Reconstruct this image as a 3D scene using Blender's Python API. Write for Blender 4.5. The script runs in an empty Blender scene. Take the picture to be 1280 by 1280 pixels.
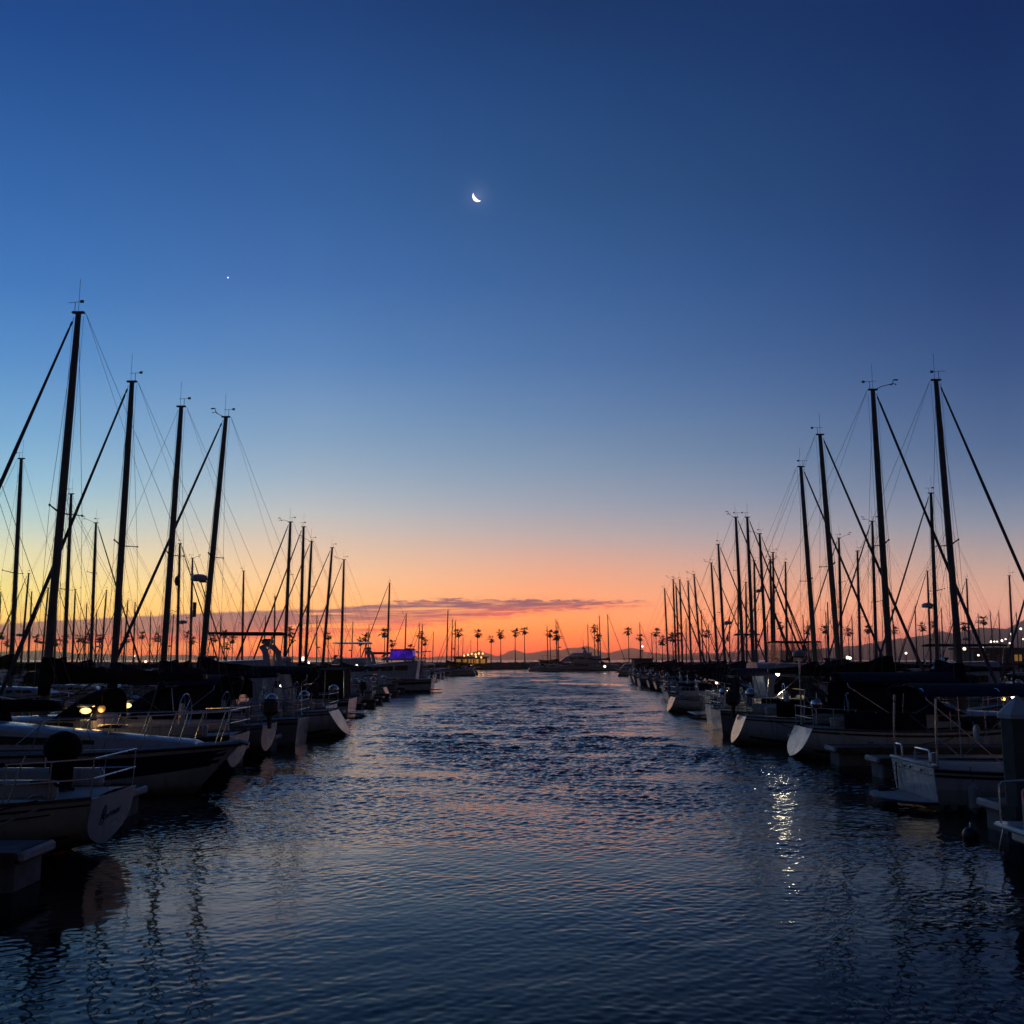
import bpy, math, random
from mathutils import Vector, Matrix
R = math.radians
random.seed(7)
scene = bpy.context.scene
COL = scene.collection

# ------------------------------------------------------------------ camera
CAM_H, PITCH, LENS = 3.0, 8.2, 36.0
cam_d = bpy.data.cameras.new("camera"); cam = bpy.data.objects.new("camera", cam_d); COL.objects.link(cam)
cam.location = (0, 0, CAM_H); cam.rotation_euler = (R(90 + PITCH), 0, 0)
cam_d.lens = LENS; cam_d.sensor_width = 36.0; cam_d.sensor_fit = 'HORIZONTAL'
cam_d.clip_start = 0.05; cam_d.clip_end = 60000
scene.camera = cam
FPX = 1280 * LENS / 36.0
_s, _c = math.sin(R(PITCH)), math.cos(R(PITCH))
def ray(px, py):
    u, v = (px - 640) / FPX, (640 - py) / FPX
    return Vector((u, _c - v * _s, _s + v * _c))
def at(px, py, Y):
    """world point seen in the photograph at (px, py) at distance Y down the fairway"""
    d = ray(px, py); t = Y / d.y
    return Vector((d.x * t, Y, CAM_H + d.z * t))
HOR = 825.0

# ------------------------------------------------------------------ view, world
scene.view_settings.view_transform = 'Standard'; scene.view_settings.look = 'None'
scene.view_settings.exposure = 0.0; scene.view_settings.gamma = 1.0
scene.cycles.max_bounces = 6; scene.cycles.transparent_max_bounces = 12
scene.cycles.volume_bounces = 0
scene.cycles.caustics_reflective = False; scene.cycles.caustics_refractive = False
scene.cycles.sample_clamp_indirect = 3.0

def lin(c):
    return tuple(((v / 255) / 12.92 if v <= 10 else ((v / 255 + 0.055) / 1.055) ** 2.4) for v in c)

class NT:
    """small helper to write node maths"""
    def __init__(s, tree): s.t = tree
    def n(s, typ, **kw):
        nd = s.t.nodes.new(typ)
        for k, v in kw.items(): setattr(nd, k, v)
        return nd
    def put(s, sock, v):
        if isinstance(v, bpy.types.NodeSocket): s.t.links.new(v, sock)
        else: sock.default_value = v
    def m(s, op, a, b=0.0, c=0.0):
        nd = s.n('ShaderNodeMath', operation=op)
        s.put(nd.inputs[0], a); s.put(nd.inputs[1], b); s.put(nd.inputs[2], c)
        return nd.outputs[0]
    def vm(s, op, a, b=(0, 0, 0)):
        nd = s.n('ShaderNodeVectorMath', operation=op)
        s.put(nd.inputs[0], a); s.put(nd.inputs[1], b)
        return nd.outputs[0]
    def mr(s, v, a, b, c=0.0, d=1.0, smooth=True):
        nd = s.n('ShaderNodeMapRange'); nd.interpolation_type = 'SMOOTHSTEP' if smooth else 'LINEAR'
        for i, x in enumerate((v, a, b, c, d)): s.put(nd.inputs[i], x)
        return nd.outputs[0]
    def mix(s, f, a, b, mode='MIX'):
        nd = s.n('ShaderNodeMix'); nd.data_type = 'RGBA'; nd.blend_type = mode
        s.put(nd.inputs[0], f); s.put(nd.inputs[6], a); s.put(nd.inputs[7], b)
        return nd.outputs[2]
    def ramp(s, f, stops, interp='LINEAR'):
        nd = s.n('ShaderNodeValToRGB'); cr = nd.color_ramp; cr.interpolation = interp
        stops = sorted(stops, key=lambda q: q[0])
        while len(cr.elements) < len(stops): cr.elements.new(0.5)
        for e, (p, c) in zip(cr.elements, stops):
            e.position = p; e.color = (c[0], c[1], c[2], 1)
        s.put(nd.inputs[0], f)
        return nd.outputs[0]
    def noise(s, vec, scale, detail=3, rough=0.5, dist=0.0):
        nd = s.n('ShaderNodeTexNoise')
        s.put(nd.inputs['Vector'], vec); nd.inputs['Scale'].default_value = scale
        nd.inputs['Detail'].default_value = detail; nd.inputs['Roughness'].default_value = rough
        nd.inputs['Distortion'].default_value = dist
        return nd.outputs[0]
    def xyz(s, x, y, z):
        nd = s.n('ShaderNodeCombineXYZ')
        s.put(nd.inputs[0], x); s.put(nd.inputs[1], y); s.put(nd.inputs[2], z)
        return nd.outputs[0]

def azel(px, py):
    d = ray(px, py).normalized()
    return math.degrees(math.atan2(d.x, d.y)), math.degrees(math.asin(d.z))

HAZE = 1.6e-4; AIR_L, AIR_R = (.36, .22, .14), (.12, .083, .09)
SUN_AZ, SUN_EL = -15.0, -3.5      # the sun is just under the horizon, left of the fairway's end
world = bpy.data.worlds.new("World"); scene.world = world; world.use_nodes = True
wt = world.node_tree; wt.nodes.clear(); W = NT(wt)
tc = W.n('ShaderNodeTexCoord'); dirv = W.vm('NORMALIZE', tc.outputs['Generated'])
sep = W.n('ShaderNodeSeparateXYZ'); W.put(sep.inputs[0], dirv)
EL = W.m('MULTIPLY', W.m('ARCSINE', sep.outputs[2]), 180 / math.pi)
AZ = W.m('MULTIPLY', W.m('ARCTAN2', sep.outputs[0], sep.outputs[1]), 180 / math.pi)
ELP = W.m('DIVIDE', W.m('ADD', EL, 5.0), 95.0)
def skyramp(px, rows, top):
    st = [((azel(px, y)[1] + 5) / 95, lin(c)) for y, c in rows]
    st.append((0.0, st[-1][1])); st += [((e + 5) / 95, lin(c)) for e, c in top]
    return W.ramp(ELP, st)
def freeramp(rows): return W.ramp(ELP, [((e + 5) / 95, lin(c)) for e, c in rows])
zen = [(48, (19, 42, 86)), (65, (13, 27, 56)), (90, (9, 19, 42))]
rampA = skyramp(0, [(0, (30, 72, 138)), (100, (38, 85, 152)), (245, (52, 105, 174)), (350, (62, 121, 191)), (450, (84, 146, 208)), (540, (116, 176, 222)), (600, (148, 198, 222)), (645, (186, 212, 208)), (690, (232, 221, 172)), (735, (252, 224, 132)), (780, (252, 205, 105)), (815, (250, 140, 85))], zen)
rampB = skyramp(380, [(0, (30, 65, 122)), (100, (38, 78, 138)), (245, (51, 97, 158)), (350, (64, 112, 176)), (450, (86, 136, 193)), (550, (127, 168, 203)), (600, (158, 184, 204)), (640, (190, 195, 195)), (680, (222, 195, 170)), (720, (245, 196, 144)), (760, (253, 185, 108)), (790, (255, 170, 80)), (818, (254, 126, 68))], zen)
rampC = skyramp(700, [(0, (26, 54, 103)), (100, (33, 68, 121)), (245, (44, 84, 135)), (350, (56, 99, 156)), (450, (75, 117, 171)), (520, (98, 137, 182)), (580, (126, 157, 186)), (630, (157, 169, 184)), (670, (189, 174, 170)), (710, (226, 170, 141)), (740, (245, 165, 118)), (780, (254, 154, 88)), (805, (253, 128, 75)), (822, (236, 104, 84))], zen)
rampD = skyramp(1270, [(0, (19, 43, 92)), (100, (23, 51, 100)), (245, (28, 58, 110)), (350, (36, 68, 122)), (450, (49, 83, 135)), (550, (74, 107, 152)), (600, (97, 124, 160)), (650, (132, 145, 164)), (700, (177, 156, 148)), (740, (206, 157, 136)), (790, (204, 140, 124))], zen)
sideL = freeramp([(-5, (92, 100, 120)), (4, (92, 104, 130)), (14, (50, 82, 128)), (35, (26, 54, 104))] + zen)
sideR = freeramp([(-5, (62, 60, 70)), (4, (62, 64, 82)), (14, (38, 52, 88)), (35, (17, 36, 74))] + zen)
rear = freeramp([(-5, (44, 42, 42)), (8, (42, 42, 47)), (25, (22, 29, 44)), (60, (12, 23, 46)), (90, (9, 19, 42))])
azA, azB, azC, azD = azel(0, 800)[0], azel(380, 800)[0], azel(700, 800)[0], azel(1270, 800)[0]
sky = W.mix(W.mr(AZ, -150, -85), rear, sideL)
sky = W.mix(W.mr(AZ, -80, azA), sky, rampA)
sky = W.mix(W.mr(AZ, azA, azB, smooth=False), sky, rampB)
sky = W.mix(W.mr(AZ, azB, azC, smooth=False), sky, rampC)
sky = W.mix(W.mr(AZ, azC, azD, smooth=False), sky, rampD)
sky = W.mix(W.mr(AZ, azD, 80), sky, sideR)
sky = W.mix(W.mr(AZ, 85, 150), sky, rear)
# the low cloud bank, in sky directions: thick on the left, thinning to a tail towards the right
AZP = W.m('DIVIDE', W.m('ADD', AZ, 60.0), 120.0)
def curve(pts): return W.m('MULTIPLY', W.ramp(AZP, [((a + 60) / 120, (e / 10,) * 3) for a, e in pts]), 10.0)
def pxs(l): return [azel(x, y) for x, y in l]
top = pxs([(0, 780), (60, 776), (140, 772), (280, 765), (420, 760), (500, 752), (560, 749), (640, 749), (720, 750), (790, 751), (830, 754)])
bot = pxs([(0, 806), (140, 806), (280, 800), (380, 798), (450, 794), (520, 784), (590, 776), (660, 767), (720, 761), (790, 757), (830, 755)])
top = [(-60, 1.2)] + top + [(20, 3.0)]; bot = [(-60, 0.6)] + bot + [(20, 3.0)]
cv = W.xyz(W.m('MULTIPLY', AZ, 0.16), W.m('MULTIPLY', EL, 1.1), 0.0)
cn = W.noise(cv, 1.6, 5, 0.6)
cn2 = W.noise(W.xyz(W.m('MULTIPLY', AZ, 0.09), W.m('MULTIPLY', W.m('ADD', EL, W.m('MULTIPLY', AZ, -0.02)), 2.6), 7.3), 1.7, 4, 0.55)
cn3 = W.noise(W.xyz(W.m('MULTIPLY', AZ, 0.8), W.m('MULTIPLY', EL, 4.2), 3.1), 1.6, 6, 0.68)
wob = W.m('MULTIPLY', W.m('SUBTRACT', cn3, 0.5), W.mr(AZ, -14, -4, 0.2, 1.25))
E2 = W.m('ADD', EL, wob)
mt = W.mr(W.m('SUBTRACT', curve(top), E2), -0.08, 0.1)
mb = W.mr(W.m('SUBTRACT', E2, curve(bot)), -0.22, 0.16)
streak = W.mr(cn2, 0.33, 0.50)
dens = W.m('MULTIPLY', W.m('MULTIPLY', mt, mb), W.mr(W.m('ADD', W.m('MULTIPLY', streak, 0.75), W.mr(AZ, -7, -20, 0.0, 0.6)), 0.15, 0.5, 0.2, 0.97))
cn4 = W.noise(W.xyz(W.m('MULTIPLY', AZ, 0.33), W.m('MULTIPLY', W.m('ADD', EL, W.m('MULTIPLY', AZ, -0.02)), 6.5), 1.7), 1.5, 6, 0.62)
wisp = W.mix(W.mr(AZ, -16, -7), (1, 1, 1, 1), W.ramp(cn4, [(.36, (.38,) * 3), (.52, (1,) * 3)]))
dens = W.m('MULTIPLY', dens, wisp)
dens = W.m('MULTIPLY', dens, W.mr(AZ, 9.5, 6.5))
dens = W.m('MULTIPLY', dens, W.mr(AZ, -70, -45))
relh = W.m('DIVIDE', W.m('SUBTRACT', E2, curve(bot)), W.m('ADD', W.m('SUBTRACT', curve(top), curve(bot)), 0.02))
relh = W.m('ADD', relh, W.m('MULTIPLY', W.m('SUBTRACT', cn2, 0.5), 1.5))
ccol = W.ramp(relh, [(0.0, lin((240, 130, 80))), (0.2, lin((200, 106, 96))), (0.42, lin((150, 94, 98))), (0.8, lin((114, 90, 102)))])
sky = W.mix(dens, sky, ccol)
# a second, faint pink veil low on the right
veil = W.m('MULTIPLY', W.m('MULTIPLY', W.mr(EL, 1.75, 1.25), W.mr(AZ, 4.5, 8.5)), W.mr(cn, 0.35, 0.6, 0.25, 0.8))
sky = W.mix(W.m('MULTIPLY', veil, 0.75), sky, (*lin((190, 112, 104)), 1))
# the haze box dims the lowest sky and adds its own light: the sky beyond it is that much brighter
SINEL = W.m('MAXIMUM', sep.outputs[2], 0.0365)
TR = W.m('POWER', math.e, W.m('MULTIPLY', W.m('DIVIDE', 377.0, SINEL), -HAZE))
airc = W.mix(W.mr(AZ, -26, 27, smooth=False), (*AIR_L, 1), (*AIR_R, 1))
airc = W.mix(W.mr(EL, 2.0, 13.0), airc, sky)
def scl(c, f):
    v = W.n('ShaderNodeVectorMath', operation='SCALE'); W.put(v.inputs[0], c); W.put(v.inputs['Scale'], f); return v.outputs[0]
air = scl(airc, W.m('SUBTRACT', 1.0, TR))
comp = W.vm('MAXIMUM', scl(W.vm('SUBTRACT', sky, air), W.m('DIVIDE', 1.0, TR)), (0.004, 0.004, 0.004))
front = W.m('MULTIPLY', W.mr(AZ, -85, -50), W.mr(AZ, 85, 50))
sky = W.mix(front, sky, comp)
# the moon's faint aureole in the air round it
MOON = ray(597, 245.5).normalized()
dotm = W.n('ShaderNodeVectorMath', operation='DOT_PRODUCT'); W.put(dotm.inputs[0], dirv); dotm.inputs[1].default_value = MOON
mang = W.m('MULTIPLY', W.m('ARCCOSINE', W.m('MINIMUM', dotm.outputs['Value'], 1.0)), 180 / math.pi)
glow = W.m('ADD', W.m('MULTIPLY', W.m('POWER', math.e, W.m('MULTIPLY', mang, -3.2)), 0.10), W.m('MULTIPLY', W.m('POWER', math.e, W.m('MULTIPLY', mang, -0.7)), 0.004))
sky = W.mix(1.0, sky, scl((0.9, 0.85, 1.0), glow), 'ADD')
# physical sky with the sun below the horizon adds the last of the daylight
nis = W.n('ShaderNodeTexSky'); nis.sky_type = 'NISHITA'; nis.sun_disc = False
nis.sun_elevation = R(SUN_EL); nis.sun_rotation = R(SUN_AZ)
bg1 = W.n('ShaderNodeBackground'); W.put(bg1.inputs[0], sky); bg1.inputs[1].default_value = 1.0
bg2 = W.n('ShaderNodeBackground'); W.put(bg2.inputs[0], nis.outputs[0]); bg2.inputs[1].default_value = 0.015
add = W.n('ShaderNodeAddShader'); wt.links.new(bg1.outputs[0], add.inputs[0]); wt.links.new(bg2.outputs[0], add.inputs[1])
wo = W.n('ShaderNodeOutputWorld'); wt.links.new(add.outputs[0], wo.inputs[0])
world.cycles.sampling_method = 'MANUAL'; world.cycles.sample_map_resolution = 1024

# afterglow of the set sun: a wide, weak, warm lamp at the horizon
sun_d = bpy.data.lights.new("sun", 'SUN'); sun_d.energy = 0.03; sun_d.angle = R(20); sun_d.color = (1.0, 0.6, 0.35)
sun = bpy.data.objects.new("sun", sun_d); COL.objects.link(sun)
sun.rotation_euler = (R(90 - 4), 0, R(180 - SUN_AZ)); sun.location = (-40, 150, 30)

# ------------------------------------------------------------------ materials
MATS = {}
def mat(name, col, rough=0.5, metal=0.0, var=0.12, nscale=4.0, bump=0.0, emit=None, estr=0.0, spec=0.5, alpha=1.0, coat=0.0):
    """Principled material whose colour and roughness are broken up by procedural noise"""
    if name in MATS: return MATS[name]
    m = bpy.data.materials.new(name); m.use_nodes = True; t = m.node_tree; t.nodes.clear(); N = NT(t)
    p = N.n('ShaderNodeBsdfPrincipled'); o = N.n('ShaderNodeOutputMaterial'); t.links.new(p.outputs[0], o.inputs[0])
    c = N.n('ShaderNodeTexCoord').outputs['Object']
    n1 = N.noise(c, nscale, 5, 0.6)
    c0 = (*[v * (1 - var) for v in col], 1); c1 = (*[min(1, v * (1 + var)) for v in col], 1)
    N.put(p.inputs['Base Color'], N.mix(N.mr(n1, 0.3, 0.7), c0, c1))
    N.put(p.inputs['Roughness'], N.mr(N.noise(c, nscale * 2.3, 3), 0.3, 0.7, max(0, rough - 0.08), min(1, rough + 0.08)))
    p.inputs['Metallic'].default_value = metal
    p.inputs['Specular IOR Level'].default_value = spec
    p.inputs['Coat Weight'].default_value = coat
    if alpha < 1: p.inputs['Alpha'].default_value = alpha
    if bump:
        b = N.n('ShaderNodeBump'); b.inputs['Strength'].default_value = bump; b.inputs['Distance'].default_value = 0.02
        N.put(b.inputs['Height'], N.noise(c, nscale * 3, 6, 0.65)); t.links.new(b.outputs[0], p.inputs['Normal'])
    if emit:
        p.inputs['Emission Color'].default_value = (*emit, 1); p.inputs['Emission Strength'].default_value = estr
    MATS[name] = m
    return m
M = {}
M['white'] = mat('gelcoat_white', (0.62, 0.62, 0.59), 0.3, var=0.06, nscale=1.4, coat=0.3)
M['cream'] = mat('gelcoat_cream', (0.50, 0.46, 0.37), 0.3, var=0.07, nscale=1.4, coat=0.3)
M['grey'] = mat('gelcoat_grey', (0.28, 0.29, 0.30), 0.35, var=0.08, nscale=1.6, coat=0.2)
def grime(m):
    """weather streaks down the topsides and a stained band at the waterline"""
    N = NT(m.node_tree); p = [n for n in m.node_tree.nodes if n.type == 'BSDF_PRINCIPLED'][0]
    base = p.inputs['Base Color'].links[0].from_socket; c = N.n('ShaderNodeTexCoord').outputs['Object']
    sp = N.n('ShaderNodeSeparateXYZ'); N.put(sp.inputs[0], c)
    sm = N.n('ShaderNodeMapping'); N.put(sm.inputs['Vector'], c); sm.inputs['Scale'].default_value = (6, 6, .5)
    streak = N.m('MULTIPLY', N.mr(N.noise(sm.outputs[0], 1.6, 4, .6), .5, .72), .4)
    band = N.m('MULTIPLY', N.mr(N.m('ADD', sp.outputs[2], N.m('MULTIPLY', N.noise(c, 5, 4), .16)), .36, .08), .75)
    N.put(p.inputs['Base Color'], N.mix(N.m('MAXIMUM', streak, band), base, (.13, .115, .085, 1)))
for k in ('white', 'cream', 'grey'): grime(M[k])
M['navyhull'] = mat('hull_navy', (0.012, 0.018, 0.05), 0.25, var=0.2, nscale=1.5, coat=0.3)
M['deck'] = mat('deck_nonskid', (0.42, 0.42, 0.40), 0.7, var=0.12, nscale=6, bump=0.15)
M['antifoul'] = mat('antifoul', (0.03, 0.04, 0.06), 0.8, var=0.3, nscale=5, bump=0.3)
M['stripe'] = mat('stripe_dark', (0.012, 0.014, 0.022), 0.4, var=0.15)
M['canvas'] = mat('canvas_navy', (0.010, 0.014, 0.042), 0.9, var=0.3, nscale=5, bump=0.5, spec=0.15)
M['canvasblack'] = mat('canvas_black', (0.008, 0.008, 0.010), 0.9, var=0.3, nscale=5, bump=0.5, spec=0.15)
M['canvastan'] = mat('canvas_tan', (0.22, 0.17, 0.11), 0.9, var=0.25, nscale=5, bump=0.5, spec=0.15)
M['canvasgrey'] = mat('canvas_grey', (0.13, 0.14, 0.15), 0.9, var=0.25, nscale=5, bump=0.5, spec=0.15)
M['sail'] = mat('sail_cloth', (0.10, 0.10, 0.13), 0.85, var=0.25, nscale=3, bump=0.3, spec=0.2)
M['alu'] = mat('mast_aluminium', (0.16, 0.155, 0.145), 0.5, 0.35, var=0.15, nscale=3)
M['wood'] = mat('teak', (0.16, 0.085, 0.04), 0.6, var=0.35, nscale=9, bump=0.2)
M['steel'] = mat('stainless', (0.72, 0.70, 0.67), 0.22, 1.0, var=0.05)
M['wire'] = mat('wire_rope', (0.16, 0.16, 0.17), 0.5, 0.6, var=0.1)
M['glass'] = mat('dark_glass', (0.008, 0.009, 0.012), 0.06, var=0.1, spec=0.6)
M['black'] = mat('black_plastic', (0.012, 0.012, 0.014), 0.45, var=0.2)
M['motor'] = mat('motor_cowl', (0.02, 0.022, 0.03), 0.3, var=0.15)
M['rubber'] = mat('fender_vinyl', (0.45, 0.44, 0.42), 0.5, var=0.12)
M['rib'] = mat('inflatable_grey', (0.30, 0.31, 0.33), 0.6, var=0.1)
M['concrete'] = mat('dock_concrete', (0.20, 0.195, 0.18), 0.9, var=0.25, nscale=3, bump=0.5)
M['dockwood'] = mat('dock_fascia', (0.10, 0.085, 0.065), 0.85, var=0.35, nscale=5, bump=0.4)
M['pile'] = mat('pile_concrete', (0.13, 0.125, 0.11), 0.9, var=0.25, nscale=2.2, bump=0.5)
M['pilecap'] = mat('pile_cap_white', (0.62, 0.62, 0.60), 0.5, var=0.1, nscale=4)
M['rock'] = mat('rock', (0.07, 0.065, 0.06), 0.95, var=0.4, nscale=0.8, bump=0.8)
M['soil'] = mat('soil', (0.06, 0.055, 0.045), 0.95, var=0.4, nscale=0.3, bump=0.5)
M['bark'] = mat('palm_bark', (0.10, 0.08, 0.06), 0.9, var=0.3, nscale=6, bump=0.5)
M['frond'] = mat('palm_frond', (0.045, 0.06, 0.025), 0.7, var=0.4, nscale=2)
M['wall'] = mat('stucco', (0.20, 0.17, 0.14), 0.9, var=0.15, nscale=2, bump=0.3)
M['roof'] = mat('roof_shingle', (0.06, 0.05, 0.045), 0.9, var=0.3, nscale=4, bump=0.4)
M['lampwarm'] = mat('lamp_warm', (0.9, 0.8, 0.6), 0.5, emit=(1.0, 0.52, 0.15), estr=2.0)
M['lampwhite'] = mat('lamp_white', (0.9, 0.9, 0.85), 0.5, emit=(1.0, 0.86, 0.66), estr=3.0)
M['lampyellow'] = mat('lamp_yellow', (0.9, 0.8, 0.5), 0.5, emit=(1.0, 0.68, 0.22), estr=2.0)
M['lampblue'] = mat('lamp_blue', (0.2, 0.2, 0.9), 0.5, emit=(0.16, 0.08, 1.0), estr=1.6)
def purple_curtain():
    """canvas and vinyl curtain glowing with violet light from inside, brighter where the cloth is thin"""
    m = mat('curtain_purple_lit', (.04, .03, .2), .5, var=.3, nscale=2); N = NT(m.node_tree); p = [n for n in m.node_tree.nodes if n.type == 'BSDF_PRINCIPLED'][0]
    c = N.n('ShaderNodeTexCoord').outputs['Object']; w = N.n('ShaderNodeTexWave'); N.put(w.inputs['Vector'], c); w.inputs['Scale'].default_value = 1.6; w.inputs['Distortion'].default_value = 2.5
    f = N.m('MULTIPLY', N.mr(N.noise(c, 2.2, 3), .35, .7, .15, 1.0), N.mr(w.outputs[0], 0, 1, .5, 1))
    N.put(p.inputs['Emission Color'], N.mix(f, (.012, .004, .10, 1), (.10, .02, .85, 1))); p.inputs['Emission Strength'].default_value = .6
    return m
M['purple'] = purple_curtain()
M['litwin'] = mat('window_lit', (0.6, 0.4, 0.2), 0.4, emit=(1.0, 0.45, 0.12), estr=0.22, var=0.3)
M['litpale'] = mat('window_lit_pale', (0.6, 0.6, 0.5), 0.4, emit=(0.9, 0.85, 0.6), estr=0.28, var=0.3)
M['vinyl'] = mat('clear_vinyl', (0.16, 0.12, 0.11), 0.15, alpha=0.22, var=0.1)
M['mountain'] = mat('mountain_scrub', (0.05, 0.05, 0.04), 0.95, var=0.35, nscale=0.01)

# ------------------------------------------------------------------ mesh helpers
class MB:
    def __init__(s): s.v = []; s.f = []
    def loft(s, rings, closed=True, cap0=False, cap1=False):
        o = len(s.v); n = len(rings[0])
        for r in rings: s.v += [tuple(p) for p in r]
        for i in range(len(rings) - 1):
            for j in range(n if closed else n - 1):
                k = (j + 1) % n
                s.f.append((o + i * n + j, o + i * n + k, o + (i + 1) * n + k, o + (i + 1) * n + j))
        if cap0: s.f.append(tuple(o + j for j in reversed(range(n))))
        if cap1: s.f.append(tuple(o + (len(rings) - 1) * n + j for j in range(n)))
        return s
    def tube(s, pts, r, n=6, caps=True, ex=None):
        """tube along pts; r number or list; ex squashes the section: (wide, thin)"""
        pts = [Vector(p) for p in pts]; rings = []; up = None
        for i, p in enumerate(pts):
            d = (pts[min(i + 1, len(pts) - 1)] - pts[max(i - 1, 0)])
            d = d.normalized() if d.length > 1e-9 else Vector((0, 0, 1))
            if up is None:
                up = Vector((0, 1, 0)) if abs(d.y) < 0.9 else Vector((0, 0, 1))
            a = d.cross(up)
            a = a.normalized() if a.length > 1e-6 else d.orthogonal().normalized()
            b = d.cross(a).normalized(); up = -b
            rr = r[i] if isinstance(r, (list, tuple)) else r
            e = ex or (1, 1)
            rings.append([p + a * (rr * e[0] * math.cos(2 * math.pi * k / n)) + b * (rr * e[1] * math.sin(2 * math.pi * k / n)) for k in range(n)])
        return s.loft(rings, True, caps, caps)
    def box(s, c, sz, ch=0.0, rot=None):
        """box with chamfered edges; c centre, sz full size"""
        hx, hy, hz = sz[0] / 2, sz[1] / 2, sz[2] / 2; ch = min(ch, hx * .9, hy * .9, hz * .9)
        if ch <= 0:
            rings = [[(-hx, -hy, z), (hx, -hy, z), (hx, hy, z), (-hx, hy, z)] for z in (-hz, hz)]
        else:
            def o(x, y, c): return [(-x, -y + c), (-x + c, -y), (x - c, -y), (x, -y + c), (x, y - c), (x - c, y), (-x + c, y), (-x, y - c)]
            rings = []
            for z, q in ((-hz, ch), (-hz + ch, 0), (hz - ch, 0), (hz, ch)):
                rings.append([(x, y, z) for x, y in o(hx - q, hy - q, ch * 0.99 if q == 0 else ch * 0.6)])
        M3 = rot or Matrix.Identity(3); c = Vector(c)
        return s.loft([[c + M3 @ Vector(p) for p in r] for r in rings], True, True, True)
    def ball(s, c, r, n=10, m=6):
        rx, ry, rz = r if isinstance(r, (tuple, list)) else (r, r, r)
        rings = []
        for i in range(m + 1):
            a = math.pi * (0.02 + 0.96 * i / m)
            rings.append([(c[0] + rx * math.sin(a) * math.cos(2 * math.pi * k / n), c[1] + ry * math.sin(a) * math.sin(2 * math.pi * k / n), c[2] - rz * math.cos(a)) for k in range(n)])
        return s.loft(rings, True, True, True)
    def prism(s, poly, y0, y1):
        """polygon in x,z extruded along y"""
        return s.loft([[(x, y0, z) for x, z in poly], [(x, y1, z) for x, z in poly]], True, True, True)
    def sheet(s, rows, th=0.02):
        """grid of points given thickness along its normal"""
        nr, nc = len(rows), len(rows[0]); P = [[Vector(p) for p in r] for r in rows]
        o = len(s.v); back = []
        for i in range(nr):
            for j in range(nc):
                a = P[min(i + 1, nr - 1)][j] - P[max(i - 1, 0)][j]; b = P[i][min(j + 1, nc - 1)] - P[i][max(j - 1, 0)]
                nn = a.cross(b); nn = nn.normalized() if nn.length > 1e-9 else Vector((0, 0, 1))
                s.v.append(tuple(P[i][j])); back.append(tuple(P[i][j] - nn * th))
        s.v += back; q = nr * nc
        for i in range(nr - 1):
            for j in range(nc - 1):
                a, b, c, d = o + i * nc + j, o + i * nc + j + 1, o + (i + 1) * nc + j + 1, o + (i + 1) * nc + j
                s.f.append((a, b, c, d)); s.f.append((a + q, d + q, c + q, b + q))
        for j in range(nc - 1):
            a, b = o + j, o + j + 1; s.f.append((a, a + q, b + q, b))
            a, b = o + (nr - 1) * nc + j, o + (nr - 1) * nc + j + 1; s.f.append((a, b, b + q, a + q))
        for i in range(nr - 1):
            a, b = o + i * nc, o + (i + 1) * nc; s.f.append((a, b, b + q, a + q))
            a, b = o + i * nc + nc - 1, o + (i + 1) * nc + nc - 1; s.f.append((a, a + q, b + q, b))
        return s
    def build(s, name, m, parent=None, smooth=True, angle=38):
        me = bpy.data.meshes.new(name); me.from_pydata(s.v, [], s.f); me.update()
        if smooth:
            me.polygons.foreach_set('use_smooth', [True] * len(me.polygons))
            me.set_sharp_from_angle(angle=R(angle))
        me.materials.append(M[m] if isinstance(m, str) else m)
        o = bpy.data.objects.new(name, me); COL.objects.link(o)
        if parent: o.parent = parent
        return o
def tag(o, label=None, cat=None, group=None, kind=None):
    if label: o['label'] = label
    if cat: o['category'] = cat
    if group: o['group'] = group
    if kind: o['kind'] = kind
    return o
def empty(name, loc, rz=0.0, sc=1.0, label=None, cat=None, group=None):
    o = bpy.data.objects.new(name, None); COL.objects.link(o)
    o.location = loc; o.rotation_euler = (0, 0, rz); o.scale = (sc,) * 3; o.empty_display_size = 0.3
    return tag(o, label, cat, group)
def copy_tree(o, parent=None):
    c = o.copy(); COL.objects.link(c); c.parent = parent
    for ch in list(o.children): copy_tree(ch, c)
    return c
def T(name, pts, r, m, parent, n=6, **k): return MB().tube(pts, r, n, **k).build(name, m, parent)
def B(name, c, sz, m, parent, ch=0.02, rot=None): return MB().box(c, sz, ch, rot).build(name, m, parent)

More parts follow.
